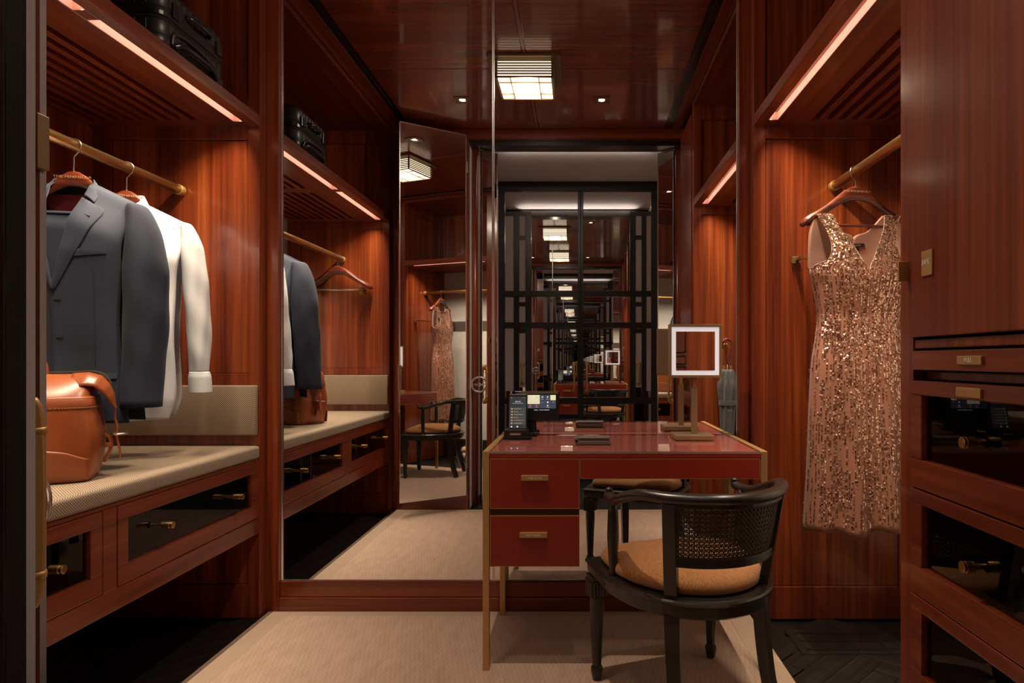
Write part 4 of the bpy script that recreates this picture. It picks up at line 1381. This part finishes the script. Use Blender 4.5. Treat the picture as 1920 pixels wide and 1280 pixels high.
# ---- sequin dress ------------------------------------------------
dr = local(thing('sequin_dress', (1.065, 2.49, 0.0), 'sleeveless rose gold sequin dress with V neck on the right rail', 'dress', rot=radians(6)))
low = [(1.35, 0.178), (1.25, 0.162), (1.17, 0.168), (1.05, 0.186), (0.85, 0.197), (0.65, 0.206), (0.435, 0.218)]
F_out = [(0.168, 1.632), (0.140, 1.575), (0.128, 1.51), (0.142, 1.455), (0.190, 1.425)] + [(b, a) for a, b in low]
F_in = [(0.104, 1.632), (0.087, 1.575), (0.052, 1.51), (0.024, 1.455), (0.004, 1.415), (0.0, 1.35), (0, 1.25), (0, 1.17), (0, 1.05), (0, 0.85), (0, 0.65), (0, 0.440)]
B_out = [(0.168, 1.632), (0.186, 1.575), (0.192, 1.51), (0.192, 1.455), (0.190, 1.425)] + [(b, a) for a, b in low]
B_in = [(0.104, 1.632), (0.055, 1.575), (0.0, 1.548), (0.0, 1.455), (0.0, 1.415), (0.0, 1.35), (0, 1.25), (0, 1.17), (0, 1.05), (0, 0.85), (0, 0.65), (0, 0.440)]
WID = sorted([(a, b) for a, b in low] + [(1.425, 0.192), (1.64, 0.192)])
def ddepth(x, z, front, wid=None):
    D = interp([(0.43, 0.105), (0.8, 0.092), (1.05, 0.085), (1.25, 0.062), (1.40, 0.082), (1.50, 0.062), (1.632, 0.010)], z)
    e = max(0.0, 1 - min(1.0, abs(x) / (wid or interp(WID, z) + 0.002)) ** 2.4) ** 0.5
    k = smooth((1.2 - z) / 0.6)
    wv = k * (0.013 * sin(46 * x + 0.8) + 0.006 * sin(91 * x + 5 * z)) * e
    drop = -0.004
    return (-(D * e) + wv + drop) if front else (0.8 * D * e + wv + drop)
def dpt(s, front, u, v, off=0.0):
    pi_, po = (F_in, F_out) if front else (B_in, B_out)
    xi, zi = poly_at(pi_, v)
    xo, zo = poly_at(po, v)
    x, z = lerp(xi, xo, u), lerp(zi, zo, u)
    if v > 0.9:
        z += (v - 0.9) / 0.1 * (0.010 * sin(30 * s * x) + 0.006 * sin(70 * x))
    y = ddepth(s * x, z, front, xo if v > 4.02 / 11 else None)
    return Vector((s * x, y - off if front else y + off, z))
for front in (True, False):
    for s in (-1, 1):
        MB().grid(lambda u, v: dpt(s, front, u, v), 20, 60).build('front_panel' if front else 'back_panel', 'dress', dr, 0, True, 0.0012)
        b = MB()
        b.sweep([dpt(s, front, 0.0, v / 40 * 0.37, 0.001) for v in range(41)], 0.0013, None, 6)
        b.sweep([dpt(s, front, 1.0, v / 40 * 0.36, 0.001) for v in range(41)], 0.0011, None, 6)
        b.build('neck_binding', 'lining', dr, 0, True)
for s in (-1, 1):
    MB().grid(lambda u, v: dpt(s, False, u * 0.985, v * 0.46, -0.004), 16, 30).build('lining', 'lining', dr, 0, True, 0.001)
rnd = random.Random(3)
sq = MB()
def add_sequins(front, cols, dens):
    for s in (-1, 1):
        for c in range(cols):
            u = (c + 0.5) / cols
            v = rnd.uniform(0, 0.02)
            while v < 0.985:
                run = rnd.randint(3, 13)
                on = rnd.random() < dens
                bright = rnd.uniform(-0.25, 0.25)
                uu = u + rnd.uniform(-0.3, 0.3) / cols
                for k in range(run):
                    z = dpt(s, front, uu, min(v, 1))
                    z2 = dpt(s, front, uu, min(v + 0.004, 1))
                    ln = max(0.0006, (z2 - z).length)
                    dv = 0.004 * 0.0068 / ln
                    if v > 0.985:
                        break
                    if on:
                        t = (z2 - z).normalized()
                        p = dpt(s, front, uu, v)
                        w2 = dpt(s, front, min(1, uu + 0.02), v) - dpt(s, front, max(0, uu - 0.02), v)
                        if w2.length > 1e-5:
                            a = w2.normalized()
                            nr = a.cross(t).normalized()
                            if nr.dot(Vector((p.x, 2.5 * p.y, 0))) < 0:
                                nr = -nr
                            p = p + nr * 0.0028
                            a = (a + nr * (bright + rnd.uniform(-0.30, 0.30))).normalized() * 0.0027
                            tt = (t + nr * rnd.uniform(-0.40, 0.40)).normalized() * 0.0030
                            i = len(sq.v)
                            sq.v += [tuple(p - a - tt), tuple(p + a - tt), tuple(p + a + tt), tuple(p - a + tt)]
                            sq.f.append((i, i + 1, i + 2, i + 3))
                    v += dv
                v += rnd.uniform(0.0, 0.012)
add_sequins(True, 32, 0.80)
add_sequins(False, 28, 0.8)
sq.build('sequins', 'sequin', dr, kind='stuff')
lb = MB().obox((0.018, ddepth(0.018, 1.51, False) - 0.010, 1.522), (0.030, -0.001, 0.005), (0, 0.0008, 0), (-0.0015, 0, 0.009)).build('neck_label', 'tag', dr)
MB().obox((0.022, ddepth(0.018, 1.50, False) - 0.0095, 1.506), (0.006, 0, 0), (0, 0.0006, 0), (0, 0, 0.006)).build('size_label', 'tag', dr)
text('Jenny', 0.013, (0.018, ddepth(0.018, 1.51, False) - 0.0125, 1.523), 'gold', lb, (pi / 2, -0.16, 0))
MB().sweep(spline([(0.020, 0.030, 1.502), (0.016, 0.022, 1.46), (0.021, 0.018, 1.41)], 4), 0.0009, None, 6).sweep(spline([(0.024, 0.030, 1.502), (0.029, 0.022, 1.46), (0.022, 0.018, 1.41)], 4), 0.0009, None, 6).build('tag_cord', 'tag', dr)

# ================================================================== SUITCASE
sc0 = thing('suitcase', (-1.62, 2.295, 2.10), 'black ribbed hard-shell suitcase lying on the shelf above the suit', 'suitcase')
sx0, sx1, sy0, sy1 = -1.88, -1.350, 2.10, 2.488
def rring(d, z, r=0.045):
    pts = []
    for cx_, cy_, a0 in ((sx1 - d - r, sy1 - d - r, 0), (sx0 + d + r, sy1 - d - r, 90), (sx0 + d + r, sy0 + d + r, 180), (sx1 - d - r, sy0 + d + r, 270)):
        for k in range(7):
            a = radians(a0 + k * 15)
            pts.append((cx_ + r * cos(a), cy_ + r * sin(a), z))
    return pts
zb = 2.101
for nm, prof in (('lower_shell', [(0.045, 0.012), (0.020, 0.014), (0.006, 0.026), (0.0, 0.045), (0.0, 0.098), (0.004, 0.103)]), ('upper_shell', [(0.004, 0.115), (0.0, 0.120), (0.0, 0.178), (0.006, 0.198), (0.020, 0.212), (0.045, 0.215)])):
    MB().rings([rring(d, zb + h) for d, h in prof]).build(nm, 'case', sc0, 0, True)
MB().rings([rring(-0.0015, zb + 0.100), rring(-0.003, zb + 0.103), rring(-0.003, zb + 0.115), rring(-0.0015, zb + 0.118)]).build('frame_band', 'black', sc0)
for h in (0.090, 0.128):
    MB().rings([rring(-0.0012, zb + h - 0.002), rring(-0.0025, zb + h), rring(-0.0012, zb + h + 0.002)]).build('edge_bead', 'case', sc0)
for k in range(9):
    y = sy0 + 0.055 + k * 0.0348
    for a, b in ((0.050, 0.084), (0.134, 0.186)):
        if a < 0.1 and 2 < k < 7:
            a = 0.068
        B(sx1 - 0.002, sx1 + 0.0025, y - 0.011, y + 0.011, zb + a, zb + b).build('rib', 'case', sc0, 0.002)
for k in range(12):
    x = sx0 + 0.06 + k * 0.0375
    for a, b in ((0.050, 0.084), (0.134, 0.186)):
        B(x - 0.012, x + 0.012, sy0 - 0.0025, sy0 + 0.002, zb + a, zb + b).build('rib', 'case', sc0, 0.002)
        B(x - 0.012, x + 0.012, sy1 - 0.002, sy1 + 0.0025, zb + a, zb + b).build('rib', 'case', sc0, 0.002)
for yy in (sy0 + 0.035, sy1 - 0.035):
    MB().rev((sx1 - 0.038, yy, zb), [(0.030, 0.0), (0.038, 0.004), (0.041, 0.018), (0.041, 0.034), (0.036, 0.040)], 18).build('corner_cap', 'case', sc0, 0, True)
for yy in (sy0 + 0.035, sy1 - 0.035):
    MB().rev((sx0 + 0.038, yy, zb), [(0.030, 0.0), (0.038, 0.004), (0.041, 0.018), (0.041, 0.034), (0.036, 0.040)], 18).build('corner_cap', 'case', sc0, 0, True)
ar = spline([(sx1 + 0.004, 2.155, zb + 0.018), (sx1 + 0.006, 2.165, zb + 0.058), (sx1 + 0.008, 2.225, zb + 0.070), (sx1 + 0.008, 2.31, zb + 0.068), (sx1 + 0.007, 2.40, zb + 0.052), (sx1 + 0.004, 2.425, zb + 0.018)], 6)
MB().sweep(ar, 0.004, 0.006, 8).build('handle_surround', 'case', sc0, 0, True)
MB().sweep(spline([(sx1, 2.17, zb + 0.022), (sx1 + 0.015, 2.20, zb + 0.035), (sx1 + 0.018, 2.29, zb + 0.038), (sx1 + 0.015, 2.38, zb + 0.035), (sx1, 2.41, zb + 0.022)], 6), 0.006, 0.010, 8).build('side_handle', 'black', sc0, 0, True)
for y in (2.17, 2.43):
    B(sx1, sx1 + 0.010, y - 0.017, y + 0.017, zb + 0.112, zb + 0.160).build('latch', 'black', sc0, 0.003)
MB().sweep(spline([(sx1 + 0.002, 2.23, zb + 0.150), (sx1 + 0.020, 2.25, zb + 0.150), (sx1 + 0.022, 2.30, zb + 0.150), (sx1 + 0.020, 2.35, zb + 0.150), (sx1 + 0.002, 2.37, zb + 0.150)], 5), 0.006, 0.009, 8).build('carry_handle', 'black', sc0, 0, True)

# ================================================================== LEATHER BAG
A = Vector((-1.415, 1.895, 0.7225))
ang = radians(27)                         # long axis, measured from +x towards +y
e1, e2 = Vector((cos(ang), sin(ang), 0)), Vector((-sin(ang), cos(ang), 0))
LL, WW = 0.215, 0.105
bc = A - e1 * LL + e2 * WW
bg = local(thing('leather_bag', tuple(bc), 'tan leather holdall with buckled end strap on the bench cushion', 'bag', rot=ang))
def sring(l, w_, z, p=5.0, n=48, rz=0.0):
    out = []
    for j in range(n):
        a = 2 * pi * j / n
        c, s_ = cos(a), sin(a)
        out.append((l * abs(c) ** (2 / p) * (1 if c >= 0 else -1), w_ * abs(s_) ** (2 / p) * (1 if s_ >= 0 else -1), z + rz * abs(c) ** 3))
    return out
MB().rings([sring(0.196, 0.092, 0.0, 7), sring(0.204, 0.099, 0.004, 7), sring(0.211, 0.104, 0.02), sring(0.222, 0.112, 0.09), sring(0.224, 0.114, 0.14), sring(0.217, 0.111, 0.19), sring(0.207, 0.104, 0.235), sring(0.202, 0.098, 0.252), sring(0.205, 0.075, 0.280, 4), sring(0.208, 0.040, 0.302, 4), sring(0.206, 0.016, 0.312, 4), sring(0.20, 0.006, 0.314, 4)]).build('body', 'tan', bg, 0, True)
MB().rings([sring(0.2115, 0.1075, 0.212), sring(0.2135, 0.1085, 0.216), sring(0.2085, 0.1035, 0.246), sring(0.205, 0.101, 0.249)], False).build('top_band', 'tan2', bg, 0, True, 0.002)
m = MB()
for h, l, w_ in ((0.2175, 0.2145, 0.1095), (0.2455, 0.2095, 0.1045)):
    P = sring(l, w_, h, 5, 240)
    for j in range(0, 240, 2):
        a, b = Vector(P[j]), Vector(P[(j + 1) % 240])
        m.sweep([a, b], 0.0006, None, 4)
m.build('stitching', 'stitch', bg, kind='stuff')
# leather reinforcing patch along the bottom edge, front and back
for s in (-1, 1):
    def fpt(u, v):
        x = lerp(-0.185, 0.203, u)
        top = 0.075 + 0.028 * (1 - abs(2 * u - 1) ** 1.4) - 0.012 * smooth((u - 0.85) / 0.15)
        z = 0.006 + v * top
        y = interp([(0, 0.100), (0.02, 0.105), (0.09, 0.113), (0.14, 0.115)], z) + 0.0012
        c = abs(x) / 0.218
        y *= max(0.0, 1 - c ** 7) ** (1 / 7)
        return (x, s * y, z)
    MB().grid(fpt, 40, 12).build('bottom_patch', 'tan2', bg, 0, True, 0.0016)
# end wing of the flap folding over, strap and buckle
for s in (1, -1):
    wing = []
    for (x, z, hw) in ((0.150, 0.316, 0.060), (0.190, 0.318, 0.064), (0.220, 0.308, 0.062), (0.240, 0.283, 0.052), (0.250, 0.252, 0.036), (0.254, 0.225, 0.021), (0.256, 0.205, 0.014)):
        wing.append((x, z, hw))
    def fw(u, v):
        t = v * (len(wing) - 1)
        k = min(int(t), len(wing) - 2)
        f = t - k
        x, z, hw = (lerp(wing[k][i], wing[k + 1][i], f) for i in range(3))
        q = 2 * u - 1
        return (s * (x - 0.030 * abs(q) ** 2 * smooth(v * 1.6) * (1 - v)), q * hw, z - 0.045 * abs(q) ** 2 * (1 - v))
    MB().grid(fw, 12, 24).build('end_flap', 'tan', bg, 0, True, 0.003)
    st = spline([(s * 0.256, 0, 0.212), (s * 0.253, 0, 0.18), (s * 0.259, 0, 0.15), (s * 0.257, 0, 0.12), (s * 0.264, 0, 0.082), (s * 0.266, 0, 0.055)], 5)
    so = MB().sweep(st, 0.010, 0.0018, square=True, up=(1, 0, 0)).build('strap', 'tan2', bg, 0.0008)
    bk = MB().sweep([(s * (0.262 + 0.022 * cos(a)), 0.016 * sin(a), 0.128 + 0.002 * cos(a)) for a in [2 * pi * i / 24 for i in range(24)]], 0.0028, 0.0028, 8, up=(0, 0, 1), loop=True)
    bk.build('buckle', 'steel', so, 0, True)
    MB().sweep(spline([(s * 0.226, 0, 0.130), (s * 0.240, 0, 0.118), (s * 0.243, 0, 0.09), (s * 0.226, 0, 0.045)], 4), 0.011, 0.004, square=True, up=(1, 0, 0)).build('buckle_tab', 'tan2', bg, 0.001)
    MB().sweep([(s * 0.236, 0, 0.104), (s * 0.236, 0, 0.090)], 0.014, 0.009, square=True, up=(1, 0, 0)).build('strap_keeper', 'tan2', bg, 0.001)
MB().sweep(spline([(-0.15, 0, 0.317), (0.0, 0, 0.319), (0.15, 0, 0.321), (0.195, 0, 0.323), (0.226, 0, 0.312), (0.244, 0, 0.285)], 5), 0.004, 0.0015, square=True).build('zip', 'bronze', bg)
for s in (-1, 1):
    MB().sweep(spline([(-0.075, s * 0.055, 0.290), (-0.070, s * 0.050, 0.345), (-0.045, s * 0.046, 0.385), (0.0, s * 0.044, 0.400), (0.045, s * 0.046, 0.385), (0.070, s * 0.050, 0.345), (0.075, s * 0.055, 0.290)], 5), 0.0065, None, 10).build('carry_handle', 'tan2', bg, 0, True)

# ================================================================== UMBRELLAS
um0 = None
for k, (ux_, lab) in enumerate(((0.935, 'grey furled umbrella hanging on cabinet side, seen in the mirror, nearer the desk'), (1.035, 'grey furled umbrella hanging on cabinet side, seen at the mirror edge behind the first'))):
    if um0 is None:
        u = um0 = local(thing('umbrella', (ux_, 1.525, 0.0), lab, 'umbrella', 'umbrellas on the cabinet side'))
        MB().sweep(spline([(-0.033, 0, 1.150), (-0.034, 0, 1.180), (-0.020, 0, 1.205), (0.004, 0, 1.208), (0.022, 0, 1.190), (0.022, 0, 1.150), (0.012, 0, 1.09), (0.004, 0, 1.00)], 5), 0.0085, None, 10, up=(0, 1, 0)).build('crook_handle', 'hanger', u, 0, True)
        MB().rev((-0.004, 0, 0.17), [(0.004, 0.0), (0.004, 0.88)], 10).build('shaft', 'steel', u, 0, True)
        rs = []
        for r_, z, fl2 in ((0.030, 1.02, 0.18), (0.036, 1.005, 0.20), (0.042, 0.98, 0.16), (0.044, 0.955, 0.10), (0.050, 0.94, 0.24), (0.052, 0.90, 0.22), (0.047, 0.83, 0.18), (0.047, 0.80, 0.16), (0.044, 0.70, 0.14), (0.036, 0.50, 0.14), (0.024, 0.33, 0.12), (0.010, 0.22, 0.05), (0.006, 0.20, 0.0)):
            rs.append([(-0.004 + r_ * (1 + fl2 * sin(8 * a + z * 6)) * cos(a), 0.62 * r_ * (1 + fl2 * sin(8 * a + z * 6)) * sin(a), z) for a in [2 * pi * i / 64 for i in range(64)]])
        MB().rings(rs).build('canopy', 'umb', u, 0, True)
        MB().rings([[(-0.004 + r_ * cos(a), 0.66 * r_ * sin(a), z) for a in [2 * pi * i / 32 for i in range(32)]] for r_, z in ((0.054, 0.825), (0.0545, 0.823), (0.0545, 0.797), (0.054, 0.795))]).build('wrap_strap', 'umb', u)
        for i in range(8):
            a = 2 * pi * i / 8 + 0.2
            MB().rev((-0.004 + 0.028 * cos(a), 0.018 * sin(a), 1.015), [(0.0018, 0), (0.0018, 0.022), (0.0028, 0.023), (0.002, 0.028)], 6).build('rib_tip', 'brass2', u)
        MB().rev((-0.004, 0, 0.135), [(0.003, 0), (0.005, 0.01), (0.0055, 0.07)], 10).build('ferrule', 'black', u, 0, True)
        text('EVO', 0.014, (0.004, 0.0335, 0.765), 'gold', u, (pi / 2, 0, pi))
    else:
        c = copy_tree(um0)
        c.location = (ux_, 1.525, 0.0)
        c['label'] = lab
    pg = MB().rev((ux_ - 0.010, 1.476, 1.176), [(0.010, 0.0), (0.010, 0.003), (0.0045, 0.004), (0.0045, 0.060), (0.008, 0.062), (0.008, 0.070), (0.004, 0.072)], 14, 1).build('coat_peg', 'brass', None, 0, True)
    tag(pg, ('brass peg on cabinet side holding the umbrella nearer the desk', 'brass peg on cabinet side holding the umbrella at the mirror edge')[k], 'peg', 'umbrella pegs')

# ================================================================== SHOES
so0 = None
for k, (sx2, lab) in enumerate(((1.235, 'left of two pale high-heeled shoes on the floor behind the dress'), (1.315, 'right of two pale high-heeled shoes on the floor behind the dress'))):
    if so0 is None:
        r = so0 = local(thing('high_heel', (sx2, 2.36, 0.0), lab, 'shoe', 'pair of high heels', rot=radians(-40)))
        prof = [(0.11, 0.020, 0.006, 0.030), (0.09, 0.034, 0.008, 0.034), (0.05, 0.040, 0.010, 0.045), (0.02, 0.037, 0.020, 0.060), (-0.03, 0.030, 0.050, 0.095), (-0.07, 0.027, 0.072, 0.128), (-0.105, 0.029, 0.084, 0.150), (-0.125, 0.018, 0.090, 0.152)]
        rs = []
        for y, hw, z0_, z1_ in prof:
            rs.append([(hw * cos(a), y, z0_ + (z1_ - z0_) * (0.5 + 0.5 * sin(a))) if sin(a) < 0.1 else (hw * cos(a), y, lerp(z0_, z1_, 0.5 + 0.5 * sin(a))) for a in [2 * pi * i / 16 for i in range(16)]])
        MB().rings(rs).build('upper', 'shoe', r, 0, True)
        MB().rings([[(x, y, z) for x in (-hw * 0.8, hw * 0.8) for z in ()] or [(-hw * 0.82, y, z1_ - 0.002), (hw * 0.82, y, z1_ - 0.002), (hw * 0.82, y, z1_ + 0.003), (-hw * 0.82, y, z1_ + 0.003)] for y, hw, z0_, z1_ in prof[3:7]]).build('insole', 'insole', r)
        MB().sweep([(0, -0.108, 0.090), (0, -0.116, 0.05), (0, -0.120, 0.0)], [0.020, 0.010, 0.0055], [0.018, 0.009, 0.006], 10, up=(0, 1, 0)).build('heel', 'shoe', r, 0, True)
        MB().rings([[(-hw * 0.9, y, z0_ - 0.005), (hw * 0.9, y, z0_ - 0.005), (hw * 0.9, y, z0_ + 0.001), (-hw * 0.9, y, z0_ + 0.001)] for y, hw, z0_, z1_ in prof[:6]]).build('sole', 'insole', r)
    else:
        c = copy_tree(so0)
        c.location = (sx2, 2.385, 0.0)
        c['label'] = lab
